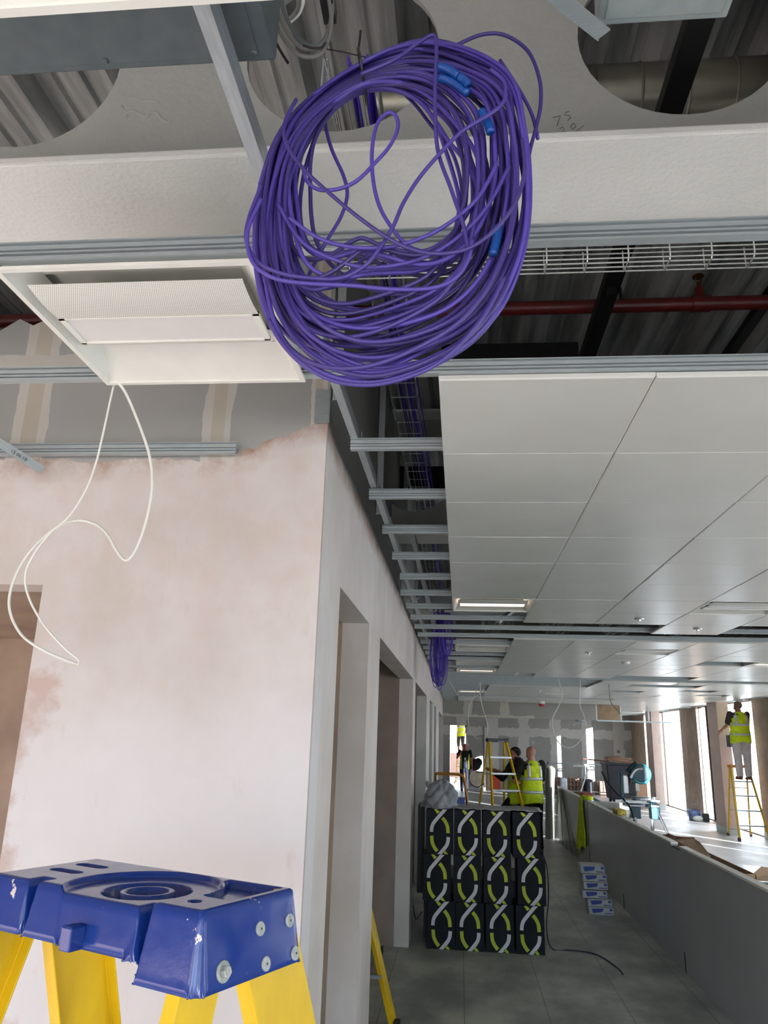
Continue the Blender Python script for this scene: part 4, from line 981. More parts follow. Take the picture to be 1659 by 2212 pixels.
# ochre hooped handrail behind the stack
m = MB(); m.tube(catmull([P(941, 1671, 'y', 9.7), P(965, 1671.5, 'y', 9.7), P(990, 1673, 'y', 9.7), P(999, 1677, 'y', 9.7), P(1004, 1690, 'y', 9.7), P(1007, 1715, 'y', 9.7), P(1009, 1745, 'y', 9.7)]+[Vector((.10, 9.7, .1)), Vector((.10, 9.7, 0))], 5), .017, 10)
m.tube([P(941, 1671, 'y', 9.7), P(941, 1671, 'y', 9.7)+Vector((0, .0, -1.4))], .012, 8)
tag(m.build('trolley_rail', M('ochre_paint', (170, 112, 28), .45, 0, .12, 8), smooth='all'), 'ochre tubular trolley handrail rising behind the carton stack', 'handrail')
m = MB(); m.tube(catmull([(XL+.02, 8.3, .30), (-.42, 8.1, .22), (-.36, 8.05, .30)], 6), .006, 6); tag(m.build('floor_cable', blackp), 'short black cable between the doorway and the left carton', 'cable')
m = MB(); m.tube(catmull([(.80, 8.3, .85), (.835, 8.2, .7), (.84, 8.2, .45), (.81, 8.15, .2), (.86, 8.2, .012), (1.05, 8.2, .008), (1.25, 8.1, .008), (1.36, 7.7, .008), (1.37, 7.5, .008)], 7), .006, 6)
tag(m.build('floor_cable', M('dark_blue_cable', (38, 42, 66), .5), smooth='all'), 'dark blue cable coming off the stack and lying across the grey floor', 'cable')

# ------------------------------------------------------------------ low glossy wall and what is on it
lw = thing('partition_panel', 'long low glossy dark grey wall with a white top edge along the corridor', 'low wall', (1.98, 10.6, 0))
m = MB(); m.box(1.94, 2.0, 3.0, 7.62, 0, 1.005); m.box(1.94, 2.0, 7.62, 7.9, 0, .985); m.build('grey_panel', panel_m, lw)
m = MB(); m.box(1.94, 2.0, 7.9, 12.79, 0, 1.005); m.build('grey_panel', panel_m, lw)
m = MB(); m.box(1.94, 2.0, 12.80, 16.6, 0, 1.005); m.build('grey_panel', panel_m, lw)
for a, b in ((3.0, 7.62), (7.9, 16.6)): MB().box(1.937, 2.003, a, b, 1.0055, 1.022).build('white_edge', white_m, lw)
MB().box(1.936, 1.9395, 12.785, 12.80, 0, 1.0).build('joint', seam, lw)
for y in (7.68, 10.3, 15.45): MB().box(1.934, 1.9395, y-.006, y+.006, 0, .16).build('slit', seam, lw)
MB().box(1.936, 2.004, 7.63, 7.89, .986, .992).build('dark_edge', seam, lw)
# hi-vis garment hanging over the wall
gv = thing('hi_vis_vest', 'yellow hi-vis vest draped over the low wall, dangling down its side', 'vest', (1.94, 13.9, .1))
m = MB(); vs = []; nu, nv = 14, 14
for i in range(nv+1):
    f = i/nv
    for j in range(nu+1):
        g = j/nu; yy = 13.3+.9*(g-.5)*(.28+.72*min(1, f*1.4))+.15*f; vs.append((1.925-.018*math.sin(g*13)*f-.012, yy, 1.035-(.85 if g > .5 else .72)*f+.03*math.sin(g*9)*f))
m.add(vs, [(i*(nu+1)+j, (i+1)*(nu+1)+j, (i+1)*(nu+1)+j+1, i*(nu+1)+j+1) for i in range(nv) for j in range(nu)]); m.build('vest_cloth', hivis, gv, smooth='all', solid=.006)
m = MB(); m.ball((1.99, 13.0, 1.05), .075, .12, .035); m.ball((1.97, 13.35, 1.045), .05, .16, .022); m.build('bunched_cloth', hivis, gv, smooth='all')
m = MB(); m.box(1.96, 2.12, 13.4, 13.75, 1.03, 1.10); tag(m.build('toolbox', M('brick_red_plastic', (150, 66, 52), .5), bevel=.01), 'brick red case on the low wall behind the yellow vest', 'case')
m = MB(); m.box(1.945, 2.06, 10.45, 10.78, 1.024, 1.085); tag(m.build('tape_roll', M('ochre_tape', (176, 152, 44), .5, 0, .25, 20), bevel=.01), 'mustard coloured pad on top of the low wall by the mitre saw', 'pad')
m = MB(); m.tube(catmull([(2.0, 10.9, 1.03), (2.03, 10.6, 1.05), (2.0, 10.2, 1.03), (2.06, 9.95, 1.03)], 5), .006, 6); tag(m.build('loose_cord', wire_w), 'loop of pale cord lying on the low wall', 'cord')
# pale wrapped roll standing at the wall end, with dusty polythene hanging below
m = MB(); m.tube(catmull([Vector((P(1186, 1745, 'y', 16.9).x, 16.9, 0)), P(1188, 1700, 'y', 16.9), P(1190, 1668, 'y', 16.9), P(1189, 1661, 'y', 16.9)], 5), [.09]*16, 14); m.ball(P(1189, 1664, 'y', 16.9), .09, .09, .09)
tag(m.build('wrapped_roll', M('white_roll', (104, 104, 96), .7, 0, .05), smooth=True), 'white rounded roll standing at the far end of the low wall', 'roll')
m = MB(); vs = []
for i in range(13):
    for j in range(25): f = i/12; g = j/24; vs.append((1.915-.035*math.sin(g*21+f*2)-.15*f*(1-g), 16.6-2.7*g*(.35+.65*f)+.0, .995-.93*f))
m.add(vs, [(i*25+j, (i+1)*25+j, (i+1)*25+j+1, i*25+j+1) for i in range(12) for j in range(24)])
tag(m.build('polythene_sheet', sheet_m, smooth='all', solid=.001), 'dusty translucent polythene hanging down the far end of the low wall', 'plastic sheet')
# six wrapped paper packs
for k in range(6):
    yo = 0 if k < 2 else -.01; x0 = [1.462, 1.452, 1.400, 1.412, 1.404, 1.385][k]; z0 = [0, .084, .172, .262, .346, .430][k]; h_ = .082 if k < 5 else .092
    pk = thing('paper_pack', '%s white pack with blue label in the low wall stack' % ['lowest', 'second lowest', 'third lowest', 'third from the top', 'second from the top', 'topmost'][k], 'pack', (x0+.14, 10.0, z0), 'white packs beside the low wall')
    MB().box(x0, x0+.275, 9.87+yo, 10.09, z0, z0+h_).build('pack_body', M('white_pack', (182, 182, 184), .35, 0, .04), pk, bevel=.008)
    m = MB(); m.add([(x0+.03, 9.868+yo, z0+h_*.80), (x0+.165, 9.868+yo, z0+h_*.84), (x0+.15, 9.868+yo, z0+h_*.42), (x0+.045, 9.868+yo, z0+h_*.22)], [(0, 1, 2, 3)]); m.build('blue_label', bluem, pk, solid=.001)
    m = MB(); m.box(x0+.23, x0+.262, 9.8675+yo, 9.869+yo, z0+h_*.55, z0+h_*.85); m.box(x0+.175, x0+.262, 9.8675+yo, 9.869+yo, z0+h_*.20, z0+h_*.30); m.build('blue_print', bluem, pk)
# ------------------------------------------------------------------ open side of the hall
# torn cardboard boxes beyond the low wall
def flat(pts, m_, name, label, cat, th=.008):
    g = MB(); n = len(pts); g.add([Vector(p) for p in pts]+[Vector(p)-Vector((0, 0, th)) for p in pts], [tuple(range(n)), tuple(range(2*n-1, n-1, -1))]+[(i, (i+1) % n, (i+1) % n+n, i+n) for i in range(n)]); return tag(g.build(name, m_), label, cat)
cb = thing('cardboard_box', 'opened brown cardboard box with raised flaps just beyond the low wall', 'box', (2.45, 8.6, 0))
m = MB(); x0, x1, y0, y1, zt = 2.10, 2.62, 7.75, 9.5, .80
for q in ((x0, x1, y0, y0+.008), (x0, x1, y1-.008, y1), (x0, x0+.008, y0, y1), (x1-.008, x1, y0, y1)): m.box(q[0], q[1], q[2], q[3], 0, zt)
m.box(x0, x1, y0, y1, 0, .01); m.build('box_body', card, cb)
def quad(pts, mm, nm): g = MB(); g.add(pts, [tuple(range(len(pts)))]); g.build(nm, mm, cb, solid=.006)
quad([P(1427, 1803, 'x', 2.13), P(1462, 1818, 'x', 2.13), P(1459, 1809, 'x', 2.2), P(1440, 1803, 'x', 2.16)], carddk, 'flap')
quad([Vector((2.12, 9.45, .80)), Vector((2.60, 9.45, .80)), P(1500, 1809, 'y', 9.4), P(1482, 1808, 'y', 9.4), P(1459, 1806, 'y', 9.4), P(1443, 1800, 'y', 9.4)], carddk, 'flap')
quad([P(1461, 1814, 'y', 9.0), P(1500, 1812, 'y', 9.0), P(1512, 1820, 'y', 8.7), P(1535, 1849, 'y', 8.0), P(1528, 1853, 'y', 7.9), P(1502, 1844, 'y', 8.2)], card, 'flap')
m = MB(); a = P(1545, 1862, 'y', 7.6); m.box(a.x-.12, a.x+.05, 7.55, 7.9, a.z-.14, a.z-.02); tag(m.build('blue_bag', M('navy_bag', (38, 52, 104), .6), bevel=.03), 'sliver of a dark blue bag just over the low wall', 'bag')
cb2 = thing('cardboard_box', 'torn open cardboard box at the right edge of the photo on bright floor', 'box', (3.5, 9.4, 0))
m = MB(); m.box(2.95, 3.9, 8.7, 9.8, 0, .42); m.build('box_body', card, cb2, bevel=.01)
g = MB(); g.add([P(1612, 1900, 'y', 9.0), P(1645, 1872, 'y', 9.3), P(1690, 1885, 'y', 9.3), P(1690, 1905, 'y', 9.0)], [(0, 1, 2, 3)]); g.build('flap', card, cb2, solid=.008)
g = MB(); g.add([P(1645, 1873, 'y', 9.35), P(1690, 1878, 'y', 9.35), P(1690, 1890, 'y', 9.2)], [(0, 1, 2)]); g.build('flap', carddk, cb2, solid=.008)
flat([P(1560, 1862, 'z', .05), P(1640, 1872, 'z', .05), P(1700, 1905, 'z', .05), P(1600, 1905, 'z', .05)], M('silver_sheet', (176, 182, 192), .3, .1), 'foil_sheet', 'pale silver sheet lying on the floor before the torn box', 'sheet')
# mitre saw on its stand
SW = thing('mitre_saw', 'teal and grey sliding mitre saw mounted on a folding stand', 'saw', (2.95, 13.5, .95))
q = lambda u, v, y=13.5: P(u, v, 'y', y)
m = MB(); m.box(2.62, 3.02, 13.35, 13.70, .97, 1.02); m.lathe((2.90, 13.5, 1.02), [(.15, 0), (.15, .035), (.13, .045)], 26); m.build('base', alu, SW, bevel=.006)
m = MB(); m.obox(q(1350, 1694), (1, 0, 0), (0, 1, 0), UZ, .048, .06, .15); m.build('arm_column', alu, SW, bevel=.02)
m = MB(); m.obox(q(1341, 1695), (1, 0, .05), (0, 1, 0), UZ, .022, .07, .20); m.build('teal_cover', teal, SW, bevel=.02)
m = MB(); m.tube([q(1342, 1679), q(1383, 1679)], .011, 10); m.tube([q(1342, 1687), q(1383, 1687)], .011, 10); m.obox(q(1383, 1683), (1, 0, 0), (0, 1, 0), UZ, .010, .02, .045); m.build('slide_rails', bright, SW)
m = MB(); m.lathe(q(1384, 1672)+Vector((0, -.06, 0)), [(.145, 0), (.160, .02), (.160, .07), (.145, .09)], 30, (0, 1, 0)); m.build('blade_guard', cyan, SW, smooth=True)
m = MB(); m.lathe(q(1383, 1670)+Vector((0, -.075, 0)), [(.02, 0), (.125, .003), (.138, .018)], 26, (0, 1, 0)); m.build('guard_disc', teal, SW, smooth=True)
m = MB(); m.tube(catmull([q(1362, 1680, 13.4), q(1368, 1668, 13.4), q(1378, 1661, 13.4), q(1388, 1661, 13.4)], 5), .026, 10); m.build('guard_arm', alu, SW, smooth=True)
m = MB(); m.tube([q(1356, 1668), q(1366, 1654), q(1373, 1647)], [.045, .030, .020], 12); m.build('handle', M('dark_teal_grip', (24, 52, 56), .5), SW, smooth=True)
m = MB(); m.tube([q(1360, 1672), q(1362, 1700)], .05, 12); m.obox(q(1364, 1703), (1, 0, 0), (0, 1, 0), UZ, .06, .05, .09); m.build('motor', blackp, SW, bevel=.01)
m = MB(); m.obox(q(1374, 1700), (1, 0, 0), (0, 1, 0), UZ, .05, .008, .06); m.build('fence', M('white_fence', (220, 220, 214), .5), SW)
ST = thing('saw_stand', 'folding metal stand with teal brackets and splayed legs carrying the saw', 'stand', (2.95, 13.5, 0))
m = MB(); m.tube([Vector((2.62, 13.42, .935)), Vector((3.15, 13.42, .935))], .022, 10); m.tube([Vector((2.62, 13.6, .935)), Vector((3.2, 13.6, .935))], .022, 10); m.box(3.02, 3.18, 13.38, 13.62, 1.00, 1.03); m.tube([Vector((3.10, 13.5, 1.03)), Vector((3.10, 13.5, 1.07))], .04, 14); m.build('rails', alu, ST)
for x in (2.72, 3.02): MB().box(x, x+.14, 13.40, 13.58, .74, .92).build('bracket', teal, ST, bevel=.01)
for a, b in (((2.74, 13.5, .85), (2.50, 13.85, 0)), ((2.78, 13.45, .85), (2.72, 13.1, 0)), ((3.06, 13.5, .85), (2.86, 13.0, 0)), ((3.06, 13.55, .80), (3.18, 14.0, 0)), ((3.12, 13.45, .88), (3.40, 13.0, 0))):
    MB().bar(a, b, .034, .026).build('leg', alu, ST)
m = MB(); m.bar((2.98, 13.4, .92), (2.98, 13.4, .98), .10, .012); m.tube([Vector((3.0, 13.35, .86)), Vector((3.0, 13.35, 1.0))], .012, 8); m.tube([Vector((2.95, 13.35, 1.0)), Vector((3.1, 13.35, 1.0))], .01, 8); m.build('clamp', teal, ST)
cable('hose', [q(1300, 1667, 13.9), q(1312, 1690, 13.8), q(1330, 1712, 13.6), q(1350, 1730, 13.4), q(1364, 1750, 13.2), q(1371, 1780, 13.0), q(1371, 1800, 12.8), Vector((2.6, 12.7, .02))], .016, blackp, 'black hose curving down from the bin past the saw stand')
# wheeled bin heaped with boards
BN = thing('wheeled_bin', 'big dark grey wheeled rubbish bin heaped with offcuts', 'bin', (5.05, 27, 0))
x0, x1 = 4.66, 5.72; m = MB(); m.add([(x0+.12, 26.6, .16), (x1-.14, 26.6, .16), (x1-.14, 27.4, .16), (x0+.12, 27.4, .16), (x0, 26.5, 1.22), (x1, 26.5, 1.22), (x1, 27.5, 1.22), (x0, 27.5, 1.22)], [(0, 1, 5, 4), (1, 2, 6, 5), (2, 3, 7, 6), (3, 0, 4, 7), (0, 3, 2, 1), (4, 5, 6, 7)]); m.build('bin_body', bin_m, BN, bevel=.03)
m = MB(); m.box(x0-.03, x1+.03, 26.46, 27.54, 1.20, 1.27); m.build('rim', bin_m, BN, bevel=.02)
for x in (x0+.22, x1-.25):
    for y in (26.7, 27.3): m = MB(); m.lathe((x-.03, y, .09), [(.09, 0), (.09, .06)], 18, (1, 0, 0)); m.build('wheel', blackp, BN)
for i, (z, xx0, xx1, mm) in enumerate(((1.29, 4.75, 5.6, woodm), (1.33, 4.70, 5.45, card), (1.38, 4.78, 5.55, woodm), (1.42, 4.74, 5.2, carddk))):
    m = MB(); m.obox(((xx0+xx1)/2, 26.8+.1*i, z+.02), (1, 0, .04*(i-1.5)), (0, 1, 0), UZ, (xx1-xx0)/2, .12, .018)
    tag(m.build('board_offcut', mm), ['lowest timber offcut lying across the bin', 'pale card strip between the offcuts on the bin', 'upper timber offcut sticking out of the bin', 'topmost dark offcut at the left of the bin'][i], 'board')
m = MB(); m.bar((3.95, 26.6, 1.36), (4.78, 26.7, 1.31), .03, .03); tag(m.build('timber_batten', brownm), 'thin dark batten sticking out left of the bin', 'batten')
m = MB(); m.box(5.75, 6.35, 27.8, 27.9, 0, .85); tag(m.build('plywood_sheet', woodm), 'brown board standing behind the saw by the windows', 'board')
# crowd-control barriers before the far wall
def barrier(xc, y, label, w_=2.3, yaw=0):
    B = thing('crowd_barrier', label, 'barrier', (xc, y, 0), 'steel barriers at the far wall')
    g = lambda x, z: Vector((xc+x*math.cos(yaw), y+x*math.sin(yaw), z))
    m = MB(); a = w_/2; m.tube(catmull([g(-a, .2), g(-a, .9), g(-a+.06, 1.06), g(-a+.2, 1.1), g(0, 1.1), g(a-.2, 1.1), g(a-.06, 1.06), g(a, .9), g(a, .2), g(a-.1, .15), g(0, .15), g(-a+.1, .15)], 4, True), .021, 8, closed=True); m.build('frame', steel, B, smooth='all')
    m = MB(); [m.tube([g(-a+.12*k, .15), g(-a+.12*k, 1.1)], .008, 6) for k in range(1, int(w_/.12))]; m.build('bars', steel, B)
    for s in (-.75, .75): m = MB(); m.bar(g(s, .05)+Vector((0, -.3, 0)), g(s, .05)+Vector((0, .3, 0)), .03, .02); m.tube([g(s, .05), g(s, .15)], .015, 6); m.build('foot', steel, B)
barrier(3.27, 30.4, 'left steel crowd barrier, its left part hidden by the men'); barrier(5.60, 30.3, 'right steel crowd barrier reaching behind the bin')
m = MB(); a = P(1283, 1656, 'y', 30.25); m.tube([a+Vector((-.75, 0, 0)), a], .025, 8); m.tube([a, a+Vector((0, 0, -.12))], .02, 8); tag(m.build('white_pipe', white_m), 'white pipe offcut with an elbow in front of the right barrier', 'pipe')
m = MB(); a = P(1275, 1690, 'y', 22); b = P(1277, 1728, 'y', 22); m.tube([a, Vector((b.x, 22, 0))], .035, 10); tag(m.build('post', alu), 'grey post standing among debris beyond the low wall', 'post')
m = MB(); a = P(1270, 1662, 'y', 19); b = P(1253, 1716, 'y', 19); m.bar(a, a+(b-a)*(a.z/(a.z-b.z)), .03, .012); tag(m.build('spirit_level', alu), 'thin speckled rod leaning behind the red case', 'rod')
m = MB(); a = P(1185, 1645, 'y', 18); b = P(1171, 1680, 'y', 18); m.tube([a, a+(b-a)*(a.z/(a.z-b.z))], .022, 8); tag(m.build('grey_pole', cord_g), 'grey pole slanting up behind the bald man', 'pole')
# pallets of bricks and debris on the far floor
pl = thing('pallet_stack', 'stack of orange-brown timber pallets by the far wall', 'pallets', (3.95, 30.9, 0))
for k in range(4):
    m = MB(); z = .15*k; [m.box(3.45+.22*j, 3.6+.22*j, 30.7, 31.3, z+.11, z+.13) for j in range(5)]; [m.box(3.45, 4.5, 30.7+.25*j, 30.8+.25*j, z, z+.11) for j in range(3)]
    m.build('pallet', woodm, pl)
m = MB(); m.box(3.6, 3.85, 29.9, 30.2, 0, .62); tag(m.build('white_sack', M('white_sack', (205, 210, 220), .6), bevel=.06), 'white sack standing right of the bald man', 'sack')
deb = [('cable_tangle', 3.9, 28.4, cord_g, 'tangle of grey cables on the floor before the left barrier'), ('cable_tangle', 4.0, 26.9, M('blue_grey_cable', (70, 84, 104), .5), 'tangle of blue-grey cables on the floor beside the bin')]
for nm, cx, cy, mm, lb in deb:
    m = MB()
    for i in range(9): r = random.uniform(.12, .3); ox, oy = random.uniform(-.3, .3), random.uniform(-.3, .3); tl = random.uniform(-.5, .5); m.tube([(cx+ox+r*math.cos(t), cy+oy+r*math.sin(t), max(.018, .05+tl*r*math.cos(t+i)*.6+.12*(i % 3)/3)) for t in [2*PI*k/14 for k in range(14)]], .018, 6, closed=True)
    tag(m.build(nm, mm, smooth='all'), lb, 'cables')
for i, (x0, x1, y, z1, mm, lb) in enumerate([(3.9, 5.4, 25.2, .16, M('grey_sheets', (128, 128, 120), .6), 'low pile of grey boards on the floor left of the bin'), (4.62, 4.90, 30.9, .55, carddk, 'dark brown carton against the far wall left of the debris post'), (5.15, 5.5, 31.0, .5, woodm, 'timber crate with a round hole by the far wall'),
    (4.55, 4.72, 30.0, .6, M('navy_case', (34, 40, 66), .5), 'upright dark blue case by the far wall'), (3.2, 3.5, 24.6, .2, carddk, 'flattened brown carton on the floor near the wrapped roll'), (4.0, 4.6, 23.6, .09, M('dark_pallet', (66, 66, 66), .7), 'dark low tray on the floor in front of the bin'), (5.9, 6.3, 31.0, .6, woodm, 'brown board leaning in the far right corner')]):
    m = MB(); m.box(x0, x1, y, y+.4, 0, z1); tag(m.build('debris_box' if i in (1, 2, 3, 4) else 'board_pile', mm, bevel=.01), lb, 'box' if i in (1, 2, 3, 4) else 'boards')
# bucket by the pier
BK = thing('bucket', 'blue and white bucket of rubbish on the floor by the brown pier', 'bucket', (6.1, 22.2, 0))
m = MB(); m.lathe((6.10, 22.2, 0), [(.13, 0), (.17, .26), (.175, .26), (.165, .25), (.13, .02)], 20); m.build('pail', M('blue_white_pail', (96, 112, 150), .5, 0, .35, 9), BK, smooth=True)
m = MB(); m.tube([(5.97, 22.2, .26), (6.02, 22.2, .38), (6.12, 22.2, .42), (6.20, 22.2, .36), (6.18, 22.2, .27)], .008, 6); m.tube([(6.18, 22.2, .36), (6.2, 22.2, .56)], .010, 6); m.build('handle', cord_g, BK)
m = MB(); m.ball((6.13, 22.02, .07), .13, .08, .07); tag(m.build('plastic_bag', white_m, smooth='all'), 'crumpled white bag lying in front of the bucket', 'bag')
m = MB(); m.box(6.28, 6.42, 22.0, 22.2, 0, .2); tag(m.build('green_can', M('dark_green_tin', (52, 62, 58), .5), bevel=.02), 'dark green can right of the bucket', 'can')
m = MB(); m.box(6.35, 6.5, 30.1, 30.2, 1.35, 1.45); 
m = MB(); m.box(5.97, 6.07, 31.47, 31.5, 1.52, 1.62); tag(m.build('wall_switch', cord_g), 'small grey switch plate on the far pier', 'switch')
m = MB(); a = P(1253, 1558, 'y', 22.1); m.lathe(a, [(.12, 0), (.13, .05), (.05, .12)], 14); m.obox(a+Vector((-.05, 0, -.05)), (1, 0, .5), (0, 1, 0), (-.5, 0, 1), .18, .05, .03); tag(m.build('emergency_light', box_grey), 'small fitting poking out under the bulkhead', 'light fitting')
# stuff in the passage beyond the doorway
m = MB(); m.ball((.55, 31.2, .93), .24, .2, .22); m.ball((.68, 31.2, 1.02), .16, .15, .16); tag(m.build('black_sack', blk_cloth, smooth='all'), 'lumpy black sack beside the white batten', 'sack')
m = MB(); m.lathe((.62, 31.15, .42), [(.28, 0), (.30, .02), (.30, .25), (.18, .26)], 24, (0, -1, 0)); tag(m.build('cable_drum', M('pale_drum', (214, 200, 176), .6), smooth=True), 'round pale drum under the black sack', 'drum')
m = MB(); m.box(1.15, 1.5, 31.1, 31.4, 0, .5); m.ball((1.3, 31.2, .58), .2, .15, .14); tag(m.build('orange_bag', orange, bevel=.04), 'orange bag behind the left ladder leg', 'bag')
m = MB(); m.box(.30, .95, 31.05, 31.42, 0, .13); tag(m.build('trestle', alu), 'low step platform under the drum', 'platform')

# ------------------------------------------------------------------ people
def person(label, loc, yaw, h=1.76, arms=None, legs=None, head_turn=0, head_pitch=0, skin_m=None, hair=None, top=None, sleeve=.55, hood=False, bottoms=None, shoes=None, vest=True, open_front=False, shorts=False, wd=1.0):
    """local frame: faces +y, x to its right, z up; arms/legs give joints as fractions of height"""
    skin_m = skin_m or skin; top = top or blk_cloth; bottoms = bottoms or blk_cloth; shoes = shoes or blackp
    cz, sz = math.cos(yaw), math.sin(yaw); loc = Vector(loc)
    R3 = Matrix(((cz, -sz, 0), (sz, cz, 0), (0, 0, 1)))
    def g(p): return loc+R3 @ (Vector(p)*h)
    def gv(p): return R3 @ (Vector(p)*h*wd)
    A = {'shl': (-.112, 0, .815), 'ell': (-.150, -.01, .640), 'wrl': (-.150, .05, .500), 'shr': (.112, 0, .815), 'elr': (.150, -.01, .640), 'wrr': (.150, .05, .500)}
    Lg = {'hpl': (-.055, 0, .50), 'knl': (-.065, .015, .275), 'anl': (-.065, -.01, .045), 'hpr': (.055, 0, .50), 'knr': (.065, .015, .275), 'anr': (.065, -.01, .045)}
    A.update(arms or {}); Lg.update(legs or {})
    T = thing('person', label, 'person', loc)
    hr = Matrix.Rotation(head_turn, 3, 'Z') @ Matrix.Rotation(head_pitch, 3, 'X'); HR = R3 @ hr; hc = Vector((0, .012, .910))
    def hp(p): return loc+R3 @ (hc*h)+HR @ (Vector(p)*h)
    torso = [((0, .0, .505), .088, .062), ((0, .0, .56), .090, .062), ((0, .0, .62), .080, .055), ((0, .003, .69), .090, .062), ((0, .003, .75), .100, .066), ((0, 0, .80), .104, .060), ((0, 0, .828), .070, .045), ((0, .0, .845), .034, .034)]
    def trings(gx, lo=0, hi=99, wob=0):
        return [(g(c), gv((a+gx, 0, 0)), gv((0, b+gx, 0))) for c, a, b in torso if lo <= c[2] <= hi]
    m = MB(); m.rings(trings(0), 20)
    m.tube([g((0, -.002, .825)), g((0, .004, .885))], [.040*h, .035*h], 14)
    m.ball(hp((0, -.006, .016)), .0435*h, .0530*h, .0500*h, 18, HR); m.ball(hp((0, .014, -.018)), .034*h, .036*h, .038*h, 16, HR)
    m.limb([hp((0, .043, .004)), hp((0, .052, -.012))], [.006*h, .0085*h], 8)
    for s in (-1, 1):
        m.ball(hp((s*.041, -.002, -.004)), .005*h, .011*h, .017*h, 10, HR)
        m.ball(hp((s*.016, .044, -.036)), .010*h, .006*h, .003*h, 8, HR)
    for s, k in ((-1, 'l'), (1, 'r')):
        sh, el, wr = [Vector(A[j+k]) for j in ('sh', 'el', 'wr')]; d = (wr-el).normalized()
        m.limb([g(sh), g(sh.lerp(el, .5)), g(el)], [.030*h, .027*h, .023*h]); m.limb([g(el), g(el.lerp(wr, .35)), g(wr)], [.023*h, .022*h, .0145*h])
        # hand: palm, four curled fingers, thumb
        sd_ = d.cross(Vector((0, 0, 1))) if abs(d.z) < .9 else Vector((0, 1, 0)); sd_.normalize(); nn = d.cross(sd_)
        pc = wr+d*.030; m.limb([g(wr), g(wr+d*.028+sd_*.009), g(wr+d*.048+sd_*.010)], [.0135*h, .0140*h, .0125*h], 8); m.limb([g(wr+d*.02), g(wr+d*.048-sd_*.010)], [.013*h, .0125*h], 8)
        for fi in range(4):
            o_ = sd_*(.0165-.011*fi); ln = (.042, .047, .044, .034)[fi]; b0_ = wr+d*.050+o_
            m.limb([g(b0_), g(b0_+d*ln*.45+nn*.006), g(b0_+d*ln*.75+nn*.016), g(b0_+d*ln*.9+nn*.026)], [.0052*h, .005*h, .0046*h, .0040*h], 7)
        m.limb([g(wr+d*.014+sd_*.012), g(wr+d*.034+sd_*.026+nn*.010), g(wr+d*.052+sd_*.024+nn*.020)], [.0065*h, .0055*h, .0045*h], 7)
        hpj, kn, an = [Vector(Lg[j+k]) for j in ('hp', 'kn', 'an')]
        m.limb([g(hpj), g(hpj.lerp(kn, .4)), g(kn)], [.050*h, .047*h, .033*h]); m.limb([g(kn), g(kn.lerp(an, .35)), g(an)], [.033*h, .033*h, .020*h])
        m.limb([g(an+Vector((0, -.01, -.02))), g(an+Vector((s*.008, .075, -.030)))], [.019*h, .014*h], 10)
    body = m.build('body', skin_m, T, remesh=.0095)
    for s in (-1, 1):
        e_ = MB(); e_.ball(hp((s*.017, .0445, .004)), .0045*h, .003*h, .0028*h, 8, HR); e_.build('eye', blackp, T)
    # trousers and shoes
    m = MB(); m.rings([(g(c), gv((a+.012, 0, 0)), gv((0, b+.012, 0))) for c, a, b in [((0, 0, .47), .085, .060), ((0, 0, .50), .092, .066), ((0, 0, .56), .088, .060)]], 18)
    for k in 'lr':
        hpj, kn, an = [Vector(Lg[j+k]) for j in ('hp', 'kn', 'an')]; an2 = kn.lerp(an, .25 if shorts else .93)
        m.limb([g(hpj), g(hpj.lerp(kn, .45)), g(kn)], [.058*h*wd, .054*h*wd, .044*h*wd]); m.limb([g(kn), g(an2)], [.044*h*wd, .037*h*wd])
    m.build('trousers', bottoms, T, remesh=.012)
    for k, s in (('l', -1), ('r', 1)):
        an = Vector(Lg['an'+k]); m = MB(); m.limb([g(an+Vector((0, -.018, -.018))), g(an+Vector((s*.006, .045, -.020))), g(an+Vector((s*.010, .085, -.028)))], [.028*h, .027*h, .019*h], 10); m.rings([(g(an+Vector((s*.004, .034, -.045))), gv((.027, 0, 0)), gv((0, .068, 0))), (g(an+Vector((s*.004, .034, -.034))), gv((.027, 0, 0)), gv((0, .068, 0)))], 14)
        m.build('shoe', shoes, T, remesh=.010)
    # top
    m = MB(); m.rings(trings(.008, .5, .84), 20)
    for s, k in ((-1, 'l'), (1, 'r')):
        sh, el, wr = [Vector(A[j+k]) for j in ('sh', 'el', 'wr')]
        m.ball(g(sh), .038*h)
        if sleeve <= 1: m.limb([g(sh), g(sh.lerp(el, sleeve))], [.039*h, .036*h])
        else: m.limb([g(sh), g(el)], [.039*h, .032*h]); m.limb([g(el), g(el.lerp(wr, sleeve-1))], [.032*h, .024*h])
    if hood: m.rings([(g((0, -.03, .835)), gv((.060, 0, 0)), gv((0, .045, .012))), (g((0, -.034, .865)), gv((.058, 0, 0)), gv((0, .045, .012))), (g((0, -.025, .885)), gv((.045, 0, 0)), gv((0, .03, .01)))], 16)
    m.build('top', top, T, remesh=.011)
    if hair:
        m = MB(); m.ball(hp((0, -.008, .021)), .0465*h, .0550*h, .0505*h, 20, HR)
        vs = [v for v in m.v]; keep = []
        inv = HR.inverted()
        for f in m.f:
            c = sum((m.v[i] for i in f), Vector())/len(f); lc = inv @ (c-hp((0, 0, 0)))/h
            if lc.z > .040 or (lc.y < .000 and lc.z > -.022) or (lc.z > .012 and lc.y < .016): keep.append(f)
        m.f = keep; m.build('hair', hair, T, smooth='all', solid=.006)
